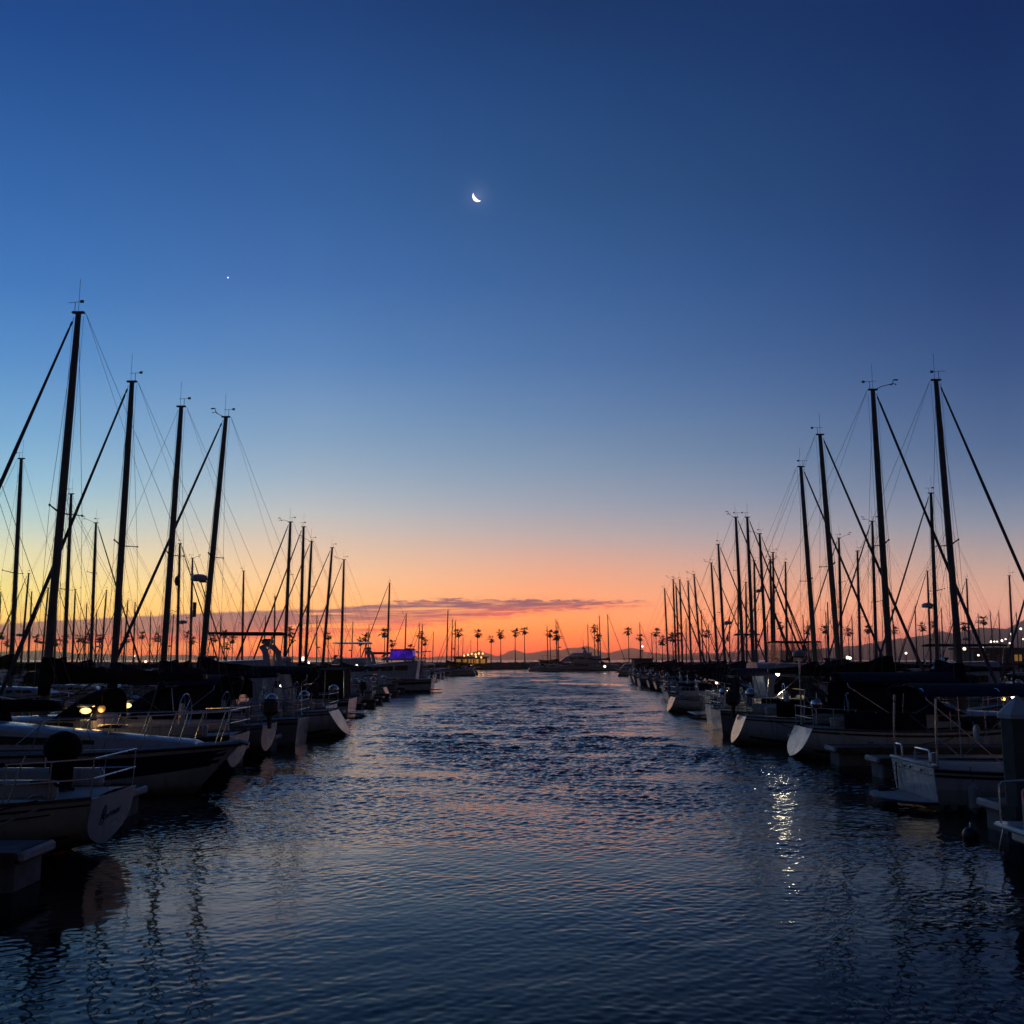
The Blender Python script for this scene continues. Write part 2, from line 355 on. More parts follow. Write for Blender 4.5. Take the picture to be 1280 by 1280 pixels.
# ------------------------------------------------------------------ water
import numpy as np
def water_material():
    m = bpy.data.materials.new('harbour_water'); m.use_nodes = True; t = m.node_tree; t.nodes.clear(); N = NT(t)
    p = N.n('ShaderNodeBsdfPrincipled'); o = N.n('ShaderNodeOutputMaterial'); t.links.new(p.outputs[0], o.inputs[0])
    p.inputs['Base Color'].default_value = (0.002, 0.006, 0.011, 1)
    p.inputs['IOR'].default_value = 1.33
    g = N.n('ShaderNodeNewGeometry').outputs['Position']
    def octave(scale, sx, rot, dist=0.0, det=2):
        mp = N.n('ShaderNodeMapping'); N.put(mp.inputs['Vector'], g)
        mp.inputs['Scale'].default_value = (sx, 1, 1); mp.inputs['Rotation'].default_value = (0, 0, R(rot))
        return N.noise(mp.outputs[0], scale, det, 0.5, dist)
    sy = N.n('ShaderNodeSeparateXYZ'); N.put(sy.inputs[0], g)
    N.put(p.inputs['Specular IOR Level'], N.mr(sy.outputs[1], 8.5, 21, .14, .46))   # darkens the near water: its sky reflection is weakened towards the viewer
    ca = N.n('ShaderNodeAttribute'); ca.attribute_name = 'chop'; sa = N.n('ShaderNodeAttribute'); sa.attribute_name = 'slick'
    N.put(p.inputs['Roughness'], N.m('MULTIPLY', N.m('SUBTRACT', 1.0, N.m('MULTIPLY', sa.outputs['Fac'], .72)), N.m('ADD', N.m('ADD', .06, N.m('MULTIPLY', ca.outputs['Fac'], .05)), N.mr(sy.outputs[1], 26, 100, 0.0, .17))))   # ripples too fine to resolve far off
    h = N.m('MULTIPLY', N.m('ADD', N.m('MULTIPLY', octave(9.5, 0.45, 28, 0.6), 0.006), N.m('MULTIPLY', octave(5, 0.6, -10, 0.4), 0.008)), N.mr(sy.outputs[1], 10, 24, .08, 1.3))
    b = N.n('ShaderNodeBump'); b.inputs['Strength'].default_value = 1.0; b.inputs['Distance'].default_value = 1.0
    N.put(b.inputs['Height'], h); t.links.new(b.outputs[0], p.inputs['Normal'])
    return m
def smooth(x, a, b):
    t = np.clip((x - a) / (b - a), 0, 1); return t * t * (3 - 2 * t)
def build_water():
    """one sheet to the horizon; the part before the viewer carries real waves, finer the nearer they are"""
    rs = np.random.RandomState(4)
    ys = [6.0]
    while ys[-1] < 345: ys.append(ys[-1] * 1.0026)
    ys = np.array([-600, -120, -30, -5, 3] + ys + [420, 700, 1500, 10300]); c = np.linspace(-.92, .92, 1240)
    Yc = np.maximum(ys, 6.0)
    Xin = Yc[:, None] * c[None, :]
    Xout = [Yc * .92 + k for k in (2, 20, 150)]
    X = np.concatenate([np.full((len(ys), 1), -9400.0)] + [-x[:, None] for x in reversed(Xout)] + [Xin] + [x[:, None] for x in Xout] + [np.full((len(ys), 1), 9400.0)], 1)
    Y = np.repeat(ys[:, None], X.shape[1], 1)
    sel = (ys >= 6.0) & (ys <= 345)
    # patches: lee of the quay, calm water between the boats, slicks far down the fairway
    def lowf(sx, sy, n, seed):
        q = np.random.RandomState(seed); z = np.zeros_like(X)
        for _ in range(n): z += np.sin(X * q.normal(0, sx) + Y * q.normal(0, sy) + q.uniform(0, 6.3))
        return z / math.sqrt(n / 2)
    edge = Y + 1.3 * lowf(.25, .25, 9, 1)
    lee = smooth(edge, 11.0, 29.0)
    mid = X - .015 * Y
    side = smooth(mid, -8.5, -3.0) * smooth(-mid, -10.5, -5.0)
    slick = smooth(lowf(.05, .12, 10, 8), .75, 1.35) * smooth(Y, 70, 120)
    for cx, cy, sx, sy, tl in ((9.5, 128, 5.5, 4.5, -.9), (14.5, 101, 4.2, 4.0, -.8), (-6, 205, 7, 9, 0), (6, 152, 4, 4, -.5)):
        u_ = (Y - cy - tl * (X - cx)) / sy; slick = np.maximum(slick, smooth(np.exp(-((X - cx) / sx) ** 2 - u_ ** 2) + .16 * lowf(.9, .5, 10, int(cy)), .35, .75))
    amp = (.15 + .85 * lee * (.2 + .8 * side)) * (1 - .92 * slick)
    Z = np.zeros_like(X)
    def waves(n, lmin, lmax, slope, spread, mean=0.0):
        z = np.zeros_like(X)
        for _ in range(n):
            l = math.exp(rs.uniform(math.log(lmin), math.log(lmax))); k = 2 * math.pi / l; th = math.radians(90 + mean) + rs.normal(0, spread)
            z += np.sin(k * (X * math.cos(th) + Y * math.sin(th)) + rs.uniform(0, 6.3)) / k
        return z * slope / math.sqrt(n / 2)
    near, mids, fars = 1 - smooth(Y, 45, 95), smooth(Y, 22, 50) * (1 - smooth(Y, 110, 220)), smooth(Y, 70, 140)
    short = waves(44, .085, .24, .30, 1.5) * near + waves(30, .22, .55, .20, 1.3) * (1 - .6 * fars) * (.25 + .75 * lee) + waves(24, .7, 1.6, 1.0, .6) * (.035 + .13 * mids) + waves(24, 1.5, 3.6, 1.0, .6) * (.012 + .15 * fars)
    gust = .72 + .30 * np.clip(lowf(.5, .9, 14, 3), -1.6, 1.6)
    Z = short * amp * gust + waves(12, 1.8, 5, .014, .8) * (.3 + .7 * lee) + waves(10, .3, .9, .014, .25, 28) * (1 - lee) * (.4 + .6 * smooth(lowf(.3, .3, 8, 21), -.4, .9))
    fade = smooth(Y, 6.0, 7.0) * smooth(-Y, -345, -300) * smooth(-np.abs(X) / Yc[:, None], -.92, -.86)
    Z *= fade * sel[:, None]
    V = np.stack([X, Y, Z], -1).reshape(-1, 3).astype(np.float32); nr, nc = X.shape
    idx = np.arange(nr * nc).reshape(nr, nc)
    F = np.stack([idx[:-1, :-1], idx[:-1, 1:], idx[1:, 1:], idx[1:, :-1]], -1).reshape(-1, 4).astype(np.int32)
    me = bpy.data.meshes.new('water'); me.vertices.add(len(V)); me.vertices.foreach_set('co', V.ravel())
    me.loops.add(F.size); me.loops.foreach_set('vertex_index', F.ravel())
    me.polygons.add(len(F)); me.polygons.foreach_set('loop_start', np.arange(0, F.size, 4, dtype=np.int32))
    me.polygons.foreach_set('use_smooth', np.ones(len(F), dtype=bool)); me.update(calc_edges=True)
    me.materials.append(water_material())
    at_ = me.attributes.new('slick', 'FLOAT', 'POINT'); at_.data.foreach_set('value', slick.ravel().astype(np.float32))
    ch_ = me.attributes.new('chop', 'FLOAT', 'POINT'); ch_.data.foreach_set('value', (lee * side).ravel().astype(np.float32))
    o = bpy.data.objects.new('water', me); COL.objects.link(o); tag(o, kind='structure')
build_water()

# ------------------------------------------------------------------ mountains across the water
def mountains(name, ridge, Y, depth, seed):
    rnd = random.Random(seed); mb = MB(); rows = []
    xs = [x for x, _ in ridge]; n = 260
    def prof(px):
        for (x0, y0), (x1, y1) in zip(ridge, ridge[1:]):
            if x0 <= px <= x1: return y0 + (y1 - y0) * (px - x0) / (x1 - x0)
    ph = [(rnd.uniform(0.02, 0.4), rnd.uniform(0, 6.3)) for _ in range(14)]
    def fr(px, k): return sum(math.sin(px * f * (1 + .6 * k) + p + k * 1.7) / (1 + 9 * f) for f, p in ph) / 5
    for k, (dy, hf) in enumerate(((-0.5, 0.0), (-0.34, .28), (-0.2, .5), (-0.09, .78), (0, 1.0), (0.12, .72), (0.3, .3), (0.5, -.02))):
        row = []
        for i in range(n + 1):
            px = xs[0] + (xs[-1] - xs[0]) * i / n
            p = at(px, prof(px) + (fr(px, 0) * 1.1 + .5 * math.sin(px * .31 + 1) * math.sin(px * .17) + .35 * math.sin(px * .83)), Y)
            z = max(0.0, p.z) * max(hf, 0) * (1 + (fr(px, k) * .16 if 0 < hf < 1 else 0))
            row.append((p.x + (p.x / Y) * dy * depth, Y + dy * depth + fr(px, k + 3) * Y * .004, z - (1.5 if hf <= 0 else 0)))
        rows.append(row)
    mb.loft(rows, closed=False)
    return tag(mb.build(name, 'mountain', angle=60), kind='structure')
ridge1 = [(-300, 806), (-120, 811), (0, 815), (60, 813), (100, 817), (140, 817), (170, 820), (200, 818), (280, 821), (340, 819), (420, 822), (520, 822), (575, 819), (590, 815), (601, 813), (612, 817), (624, 820.5), (633, 816), (641, 812), (650, 814.5), (658, 817), (672, 815), (690, 812.5), (702, 813), (712, 809), (720, 811), (727, 808), (738, 808), (746, 813), (760, 816), (778, 812), (792, 808.5), (805, 814), (830, 818), (900, 816), (960, 812), (1040, 815), (1100, 812), (1200, 815), (1600, 815)]
ridge2 = [(820, 823), (900, 818), (980, 813), (1030, 810), (1080, 806), (1110, 800), (1140, 797), (1160, 793), (1177, 789), (1190, 792), (1204, 789), (1217, 786), (1236, 784.6), (1258, 785.7), (1270, 780), (1285, 773), (1340, 758), (1460, 750), (1650, 760)]
mountains('mountains', ridge1, 9400, 1200, 3)
mountains('hills', ridge2, 6000, 1000, 5)

# ------------------------------------------------------------------ breakwater and far shore
def rough_bank(name, x0, x1, y0, y1, z, m, seed, step=2.0):
    rnd = random.Random(seed); mb = MB(); rows = []
    n = int((x1 - x0) / step)
    prof = [(0, -0.6), (0.0, .25), (.06, .55), (.14, .86), (.22, 1.0), (.6, 1.0), (.9, .9), (1, -.3)]
    for f, h in prof:
        rows.append([(x0 + step * i + rnd.uniform(-.4, .4) * step, y0 + (y1 - y0) * f + rnd.uniform(-1, 1) * .4, z * h + (rnd.uniform(-.18, .22) if h > 0 else 0)) for i in range(n + 1)])
    mb.loft(rows, closed=False)
    return tag(mb.build(name, m, angle=25), kind='structure')
rough_bank('breakwater', -25, 75, 312, 330, 2.1, 'rock', 1, 1.2)
rough_bank('shore_left', -420, -20, 318, 420, 2.0, 'soil', 2, 4)
rough_bank('shore_right', 70, 420, 318, 420, 2.2, 'soil', 4, 4)
rough_bank('shore', -28, 80, 326, 420, 1.9, 'soil', 6, 3)

# ------------------------------------------------------------------ haze over the water out to the mountains
def haze():
    o = MB().box((0, 4900, 189), (19000, 11200, 382)).build('haze', mat('haze_air', (1, 1, 1)), smooth=False); tag(o, kind='stuff')
    t = o.active_material.node_tree; t.nodes.clear(); N = NT(t)
    v = N.n('ShaderNodeVolumePrincipled'); v.inputs['Color'].default_value = (1, .92, .88, 1)
    v.inputs['Density'].default_value = HAZE; v.inputs['Anisotropy'].default_value = .9
    out = N.n('ShaderNodeOutputMaterial'); t.links.new(v.outputs[0], out.inputs['Volume'])
haze()

# ------------------------------------------------------------------ boats: hulls
class Hull:
    """bow towards +x, z = 0 the waterline; style 'reverse' (sugar scoop), 'plumb' or 'counter' sterns"""
    def __init__(s, xs, xb, beam, fs, fm, fb, style='reverse', rake_s=0.75, rake_b=0.9, stern=0.74, draft=0.45, full=2.0, n=18):
        s.xs, s.xb, s.beam, s.fs, s.fm, s.fb, s.style = xs, xb, beam, fs, fm, fb, style
        s.rs, s.rb, s.stern, s.draft, s.full, s.n = rake_s, rake_b, stern, draft, full, n
    def sheer(s, u): return s.fs + (s.fb - s.fs) * u ** 1.4 - (0.5 * (s.fs + s.fb) - s.fm) * math.sin(math.pi * u) * 0.9
    def half(s, u):
        if u > .42: g = max(0.012, 1 - ((u - .42) / .58) ** s.full) ** 0.92
        else: g = 1 - (1 - s.stern) * ((.42 - u) / .42) ** 2
        return s.beam / 2 * g
    def keel(s, u):
        if s.style == 'counter': return -s.draft * math.sin(math.pi * min(1, max(0, (u - .06) / .94)) ** .9) + 0.14 * max(0, 1 - u / .12)
        if s.style == 'reverse': return -s.draft * math.sin(math.pi * min(1, 0.05 + u * .95)) + 0.1 * max(0, 1 - u / .1)
        return -s.draft * (1 - u ** 4)
    def pt(s, u, f, side=1, out=0.0):
        """point on the hull side: u along, f from sheer (0) to keel (1)"""
        zs, zk = s.sheer(u), s.keel(u); z = zs + (zk - zs) * f
        if s.style == 'plumb': w = 1 - 0.05 * f - 0.95 * max(0, (f - .62) / .38) ** 2.2 - .16 * f * u
        else: w = math.cos(math.pi / 2 * f ** 2.3) ** 0.8 if f < 1 else 0.0
        x = s.xs + u * (s.xb - s.xs)
        hz = (zs - z) / max(.3, zs + .3)
        x -= s.rb * hz * u ** 5
        if s.style == 'reverse': x -= s.rs * hz * (1 - u) ** 6
        elif s.style == 'counter': x += s.rs * hz * (1 - u) ** 6
        else: x += 0.12 * hz * (1 - u) ** 6
        return Vector((x, side * (s.half(u) * w + out), z))
    FR = (0, .1, .22, .36, .5, .64, .76, .86, .94, 1.0)
    def body(s, parent, m='white', name='hull'):
        mb = MB(); rings = []
        for i in range(s.n + 1):
            u = i / s.n
            rings.append([s.pt(u, f, 1) for f in s.FR] + [s.pt(u, f, -1) for f in reversed(s.FR[:-1])])
        mb.loft(rings, closed=False)
        return mb.build(name, m, parent, angle=50)
    def transom(s, parent, m='white'):
        mb = MB(); r = [s.pt(0, f, 1) for f in s.FR] + [s.pt(0, f, -1) for f in reversed(s.FR[:-1])]
        c = sum(r, Vector()) / len(r); dx = -0.004
        inn = [c + (p - c) * 0.985 + Vector((-0.014, 0, 0)) for p in r]
        mb.loft([r, inn], True); o = len(mb.v) - len(r); mb.f.append(tuple(o + j for j in range(len(r))))
        return mb.build('transom', m, parent, angle=30)
    def deck(s, parent, m='deck', drop=0.03, camber=0.07):
        rows = []
        for i in range(s.n + 1):
            u = i / s.n; p = s.pt(u, 0); row = []
            for k in range(-3, 4):
                q = k / 3; row.append((p.x, p.y * q, p.z - drop + camber * (1 - q * q)))
            rows.append(row)
        return MB().loft(rows, closed=False).build('deck', m, parent)
    def rail(s, parent, m='wood', r=0.028, u0=0, u1=1, name='toe_rail', dz=.01):
        mb = MB()
        for sd in (1, -1): mb.tube([s.pt(u0 + (u1 - u0) * i / 20, 0, sd) + Vector((0, 0, dz)) for i in range(21)], r, 5)
        return mb.build(name, m, parent)
    def strip(s, parent, f0, f1, m='stripe', name='hull_stripe', u0=0.0, u1=0.985, taper=0.0):
        mb = MB(); n = 24
        for sd in (1, -1):
            rows = []
            for i in range(n + 1):
                t = i / n; u = u0 + (u1 - u0) * t; g = f1 - (f1 - f0) * taper * t
                rows.append([s.pt(u, f0 + (g - f0) * k / 3, sd, 0.006) for k in range(4)])
            mb.loft(rows, closed=False)
        return mb.build(name, m, parent)

def cabin(parent, x0, x1, w0, w1, z0, z1, h0, h1, m='white', slope_f=.5, slope_r=.1, name='cabin', win=True, winm='glass', wf=(.12, .8), wz=(.38, .72), nwin=3):
    """deckhouse from x0 (aft) to x1 (fore); widths, floors and heights taper along it; windows are inset strips of their own"""
    def P(t, k, side):   # k height fraction 0..1
        w = w0 + (w1 - w0) * t; z = z0 + (z1 - z0) * t; h = h0 + (h1 - h0) * t
        x = x0 + slope_r * k * (1 - t) ** 3 + (x1 - x0) * t - slope_f * k * t ** 3
        return Vector((x, side * w / 2 * (1 - .14 * k), z + h * k))
    mb = MB(); rings = []
    for i in range(9):
        t = i / 8; a = [P(t, k, -1) for k in (0, .45, .85)]; b = [P(t, k, 1) for k in (.85, .45, 0)]
        top = []
        for q in (-.8, -.4, 0, .4, .8):
            p = P(t, 1.0, 1); top.append(Vector((p.x, p.y * q, p.z + .05 * (1 - q * q) + .0)))
        rings.append(a + top + b)
    mb.loft(rings, True, True, True); o = mb.build(name, m, parent, angle=32)
    if win:
        for sd in (1, -1):
            for j in range(nwin):
                a = wf[0] + (wf[1] - wf[0]) * j / nwin + .012; b = wf[0] + (wf[1] - wf[0]) * (j + 1) / nwin - .02
                ww = MB(); rows = []
                for t in (a, a + (b - a) * .15, a + (b - a) * .85, b):
                    e = .1 if t in (a, b) else 0
                    rows.append([P(t, wz[0] + (wz[1] - wz[0]) * e, sd) + Vector((0, sd * .012, 0)), P(t, wz[1] - (wz[1] - wz[0]) * e, sd) + Vector((0, sd * .012, 0))])
                ww.sheet(rows, .01 * sd).build('window', winm, o)
    return o

def canopy(name, parent, x0, x1, w, z, m='canvas', arch=.16, drop=.0, sag=.0, th=.02, n=8):
    """bimini top: canvas sheet arched across, on its own bows"""
    rows = []
    for i in range(n + 1):
        t = i / n; row = []
        for k in range(-5, 6):
            q = k / 5; row.append((x0 + (x1 - x0) * t, q * w / 2, z - arch * abs(q) ** 2.6 - drop * abs(2 * t - 1) ** 3 + sag * math.sin(t * math.pi * 3) * .3))
        rows.append(row)
    return MB().sheet(rows, th).build(name, m, parent)

def dodger(parent, x0, x1, w, z0, z1, m='canvas', name='dodger'):
    """spray hood: hood of canvas, open aft, raked in front"""
    rows = []
    for i in range(7):
        t = i / 6; h = (z1 - z0) * min(1, math.sin(t * math.pi / 2) * 1.02); row = []
        for k in range(-6, 7):
            a = math.pi / 2 * k / 6; row.append((x1 + (x0 - x1) * t, math.sin(a) * w / 2 * (.86 + .14 * t), z0 + max(.0, h) * abs(math.cos(a)) ** .38))
        rows.append(row)
    return MB().sheet(rows, .02).build(name, m, parent)

def pulpit_stern(h, parent, ht=.62, u=.14):
    mb = MB()
    for z, kk in ((ht, 1.0), (ht * .5, 1.0)):
        pts = [h.pt(u - u * i / 5, 0, 1) + Vector((0, -.06, z)) for i in range(6)]
        pts += [Vector((p.x, -p.y, p.z)) for p in reversed(pts)]
        mb.tube(pts, .0135, 6)
    for uu in (u, u * .5, .004):
        for sd in (1, -1):
            p = h.pt(uu, 0, sd) + Vector((0, -sd * .06, -.02)); mb.tube([p, p + Vector((-.03, 0, ht + .02))], .0125, 6)
    return mb.build('stern_pulpit', 'steel', parent)
def pulpit_bow(h, parent, ht=.62, u=.86):
    mb = MB()
    for z in (ht, ht * .5):
        pts = [h.pt(u + (1 - u) * i / 5, 0, 1) + Vector((.06 * i / 5, -.05 * (1 - i / 6), z)) for i in range(6)]
        pts += [Vector((p.x, -p.y, p.z)) for p in reversed(pts)]
        mb.tube(pts, .0135, 6)
    for uu in (u, .93, .985):
        for sd in (1, -1):
            p = h.pt(uu, 0, sd) + Vector((0, -sd * .05, -.02)); mb.tube([p, p + Vector((.05, 0, ht + .02))], .0125, 6)
    return mb.build('bow_pulpit', 'steel', parent)
def lifelines(h, parent, u0=.14, u1=.86, ht=.6, n=6):
    w = MB(); o = None
    for sd in (1, -1):
        for k in range(n):
            u = u0 + (u1 - u0) * (k + .5) / n; p = h.pt(u, 0, sd) + Vector((0, -sd * .06, -.02))
            T('stanchion', [p, p + Vector((0, 0, ht))], .012, 'steel', parent, 5)
        for z in (ht - .02, ht * .52):
            w.tube([h.pt(u0 + (u1 - u0) * i / 14, 0, sd) + Vector((0, -sd * .06, z)) for i in range(15)], .0045, 4)
    return w.build('lifeline', 'wire', parent)

def masthead(parent, mx, mz, sd=1, arm=.75, anem=True, seed=0):
    """crane, wind vane and anemometer arm on the truck of a mast"""
    rnd = random.Random(seed)
    c = MB(); c.box((mx, 0, mz + .03), (.34, .10, .06), .015); o = c.build('masthead_crane', 'alu', parent)
    if anem:
        a = MB(); e = Vector((mx + sd * arm, 0, mz + .22 + rnd.uniform(-.1, .12)))
        a.tube([(mx + sd * .15, 0, mz + .06), (mx + sd * .3, 0, mz + .14), e], .013, 5)
        a.tube([e, e + Vector((0, 0, .14))], .011, 5)
        for k in range(3):
            q = e + Vector((math.cos(k * 2.1) * .09, math.sin(k * 2.1) * .09, -.03)); a.ball(q, .028, 6, 4); a.tube([e, q], .008, 4)
        a.box(e + Vector((sd * .1, 0, .13)), (.15, .01, .05), 0)
        a.build('wind_instrument', 'black', o)
    v = MB(); q = Vector((mx - sd * .1, 0, mz + .07)); v.tube([q, q + Vector((0, 0, .25))], .009, 4)
    v.tube([q + Vector((-.22, .05, .25)), q + Vector((.2, -.05, .25))], .007, 4); v.box(q + Vector((-.2, .05, .25)), (.1, .006, .08), 0)
    v.build('wind_vane', 'black', o)
    T('antenna', [(mx + .02 * sd, .05, mz + .05), (mx + .02 * sd, .05, mz + .95)], .006, 'black', o, 4)
    return o

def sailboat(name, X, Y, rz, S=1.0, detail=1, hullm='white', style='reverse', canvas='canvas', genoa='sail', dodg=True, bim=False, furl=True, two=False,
             radar=False, outboard=False, ketch=False, covered=True, boomdrop=0.27, stripe=True, seed=1, rake=.02, spread=1, flag=False, wheel=True,
             reflector=False, cutter=False, mastm='alu', beam=3.15, rake_s=None, sternw=None, transm=None, bimx=(-4.3, -2.0), bimz=2.55):
    rnd = random.Random(seed)
    t = empty(name, (X, Y, 0), rz, S)
    h = Hull(-5.0, 3.95, beam, .92 if style != 'counter' else .98, .92, 1.28, style, rake_s=rake_s if rake_s is not None else (rnd.uniform(.35, .75) if style == 'reverse' else .4), rake_b=.95, stern=sternw or (rnd.uniform(.6, .72) if style == 'reverse' else .62), full=1.9)
    h.body(t, hullm); h.transom(t, transm or hullm); h.deck(t); h.rail(t, 'wood' if rnd.random() < .5 else 'alu')
    if stripe: h.strip(t, .07, .12, 'stripe'); 
    h.strip(t, .62, .70, 'antifoul', 'boot_stripe', u0=.03)
    cabin(t, -1.7, 2.25, 1.95, 1.0, .93, 1.05, .52, .26, hullm if hullm in ('white', 'cream') else 'white')
    # cockpit coamings
    for sd in (1, -1): B('coaming', (-3.1, sd * .93, 1.12), (2.7, .16, .3), 'white', t, .05)
    mz0, H = 1.38, 12.0; lean = lambda z: -rake * (z - mz0)
    mp = [(lean(z), 0, z) for z in (mz0, 4, 7, 9.5, 11.2, H)]
    mast = MB().tube(mp, [.092, .092, .089, .083, .072, .062], 10, ex=(1.25, .85)).build('mast', mastm, t)
    masthead(mast, lean(H), H, -1 if rnd.random() < .62 else 1, rnd.uniform(.35, .8), rnd.random() < .55, seed)
    sp = []
    for zs, w in ([(6.6, .98)] if spread == 1 else [(5.2, 1.05), (8.6, .8)]):
        for sd in (1, -1):
            e = Vector((lean(zs) - .14, sd * w, zs + .07)); sp.append((e, sd, zs))
            o = T('spreader', [(lean(zs), sd * .06, zs), e], [.035, .02], mastm, t, 6, ex=(1.3, .6)); MB().ball(e, .035, 6, 4).build('spreader_boot', 'black', o)
    # rigging
    for sd in (1, -1):
        ch = h.pt(.52, 0, sd) + Vector((0, -sd * .1, 0))
        ptsu = [(lean(11.85), sd * .05, 11.85)] + [e for e, q, z in sorted(sp, key=lambda q: -q[2]) if q == sd] + [ch]
        T('shroud', ptsu, .0058, 'wire', t, 4)
        zl = 6.5 if spread == 1 else 5.15
        for dx in (.55, -.55): T('lower_shroud', [(lean(zl), sd * .07, zl), ch + Vector((dx, 0, 0))], .0052, 'wire', t, 4)
    bowp = Vector((3.7, 0, 1.36)); hd = Vector((lean(11.8) + .1, 0, 11.9))
    T('forestay', [hd, bowp], .006, 'wire', t, 4)
    if furl:
        d = bowp - hd; q = lambda f: hd + d * f
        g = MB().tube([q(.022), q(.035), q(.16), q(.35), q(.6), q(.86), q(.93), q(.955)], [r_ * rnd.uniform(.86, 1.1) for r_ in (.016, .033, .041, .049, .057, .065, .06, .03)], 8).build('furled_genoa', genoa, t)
        MB().tube([q(.955), q(.96), q(.975), q(.98)], [.03, .1, .1, .04], 10).build('furler_drum', 'black', g)
        MB().tube([q(.012), q(.024)], [.028, .028], 6).build('furler_swivel', 'black', g)
    if cutter: 
        a, b = Vector((lean(8.6) + .1, 0, 8.6)), Vector((2.6, 0, 1.3)); d = b - a
        MB().tube([a + d * f for f in (0, .06, .1, .3, .6, .9, .95)], [.01, .015, .05, .055, .065, .07, .02], 8).build('furled_staysail', genoa, t)
    sternp = h.pt(0, 0, 1)
    if two:
        j = Vector((-4.2, 0, 3.0 + .8))
        T('backstay', [(lean(H) - .2, 0, H), j], .0055, 'wire', t, 4)
        for sd in (1, -1): T('backstay', [j, (sternp.x + .1, sd * sternp.y * .8, sternp.z)], .005, 'wire', t, 4)
    else:
        T('backstay', [(lean(H) - .2, 0, H), (sternp.x + .1, 0, sternp.z)], .0055, 'wire', t, 4)
    T('halyard', [(lean(H) - .16, .03, H - .1), (-.17, .05, 1.6)], .0048, 'wire', t, 4)
    T('topping_lift', [(lean(H) - .2, 0, H), (-4.05, 0, 2.75 - boomdrop)], .0042, 'wire', t, 4)
    T('halyard', [(lean(H) + .14, -.03, H - .1), (.16, -.05, 1.6)], .0045, 'wire', t, 4)
    if covered:
        for sd in (1, -1):
            for xe in (-1.7, -3.1): T('lazy_jack', [(lean(7.2), sd * .12, 7.2), (xe, sd * .1, 2.45 - boomdrop)], .004, 'wire', t, 4)
    for sd in (1, -1):
        for u, dx in ((.05, 1.5), (.5, -1.6)):
            p = h.pt(u, 0, sd) + Vector((0, -sd * .08, .03)); q = Vector((p.x + dx, sd * (beam / 2 + .45), .56)); m_ = (p + q) / 2 - Vector((0, 0, .12))
            T('mooring_line', [p, m_, q], .013, 'rubber' if rnd.random() < .5 else 'black', t, 5)
    # boom with the mainsail under its cover
    bz = 2.55 - boomdrop
    bo = T('boom', [(-.12, 0, bz), (-4.1, 0, bz + .12)], .062, mastm, t, 8)
    if covered:
        n = 12; rings = []
        for i in range(n + 1):
            f = i / n; x = -.06 - 3.95 * f; hh = (.34 * math.exp(-f * 5) + .24 * (1 - f) + .17) * (1 + .05 * math.sin(f * 23)); ww = .17 * (1 - f) + .1; zc = bz - .1 + .12 * f
            rings.append([(x, ww * math.cos(a) * (.55 + .45 * (math.sin(a) < 0.3)), zc + hh * (.5 + .5 * math.sin(a))) for a in [2 * math.pi * k / 10 for k in range(10)]])
        MB().loft(rings, True, True, True).build('sail_cover', canvas, bo)
        MB().tube([(.02, 0, bz - .35), (.0, 0, bz + .1), (-.02, 0, bz + .6)], [.15, .17, .12], 8).build('mast_boot', canvas, bo)
    T('vang', [(-.1, 0, 1.55), (-1.3, 0, bz)], .02, mastm, bo, 5)
    T('mainsheet', [(-2.6, 0, 1.15), (-2.9, 0, bz + .02)], .015, 'wire', t, 4)
    if dodg: dodger(t, -1.75, -.55, 1.95, 1.35, 2.1, canvas)
    if bim:
        c = canopy('bimini', t, bimx[0], bimx[1], 2.3, bimz, canvas, .28)
        fr = MB()
        for x in (bimx[0] + .08, sum(bimx) / 2, bimx[1] - .08):
            fr.tube([(sum(bimx) / 2 - .1, 1.1, 1.15), (x, 1.14, bimz - .42), (x, 1.05, bimz - .27), (x, .5, bimz - .06), (x, 0, bimz - .025), (x, -.5, bimz - .06), (x, -1.05, bimz - .27), (x, -1.14, bimz - .42), (sum(bimx) / 2 - .1, -1.1, 1.15)], .0125, 5)
        fr.build('bimini_frame', 'steel', c)
    pulpit_stern(h, t); pulpit_bow(h, t); lifelines(h, t)
    if wheel:
        w = MB(); w.tube([(-3.6 + .03 * math.cos(a), .42 * math.cos(a), 1.55 + .42 * math.sin(a)) for a in [2 * math.pi * k / 18 for k in range(19)]], .014, 5)
        for k in range(5):
            a = 2 * math.pi * k / 5; w.tube([(-3.6, 0, 1.55), (-3.6, .42 * math.cos(a), 1.55 + .42 * math.sin(a))], .009, 4)
        o = w.build('steering_wheel', 'steel', t); MB().tube([(-3.5, 0, .95), (-3.5, 0, 1.5), (-3.52, 0, 1.72)], [.1, .08, .06], 8).build('steering_pedestal', 'white', t)
    if outboard:
        sx = sternp.x - .05; o = MB().box((sx - .1, .7, sternp.z + .55), (.5, .36, .52), .12).build('outboard_motor', 'motor', t)
        MB().tube([(sx - .08, .7, sternp.z + .35), (sx - .1, .7, sternp.z - .1)], [.08, .06], 8).build('outboard_leg', 'motor', o)
    if radar:
        zr = 5.7 if radar is True else radar; o = MB().tube([(lean(zr) + .42, 0, zr), (lean(zr) + .42, 0, zr + .04), (lean(zr) + .42, 0, zr + .19), (lean(zr) + .42, 0, zr + .25)], [.24, .31, .3, .18], 14).build('radar_dome', 'white', t)
        B('radar_bracket', (lean(zr) + .2, 0, zr - .03), (.4, .14, .05), mastm, o, .01)
    if reflector:
        MB().tube([(.27, .1, 4.35), (.27, .1, 4.9)], .07, 8).build('radar_reflector', 'alu', t)
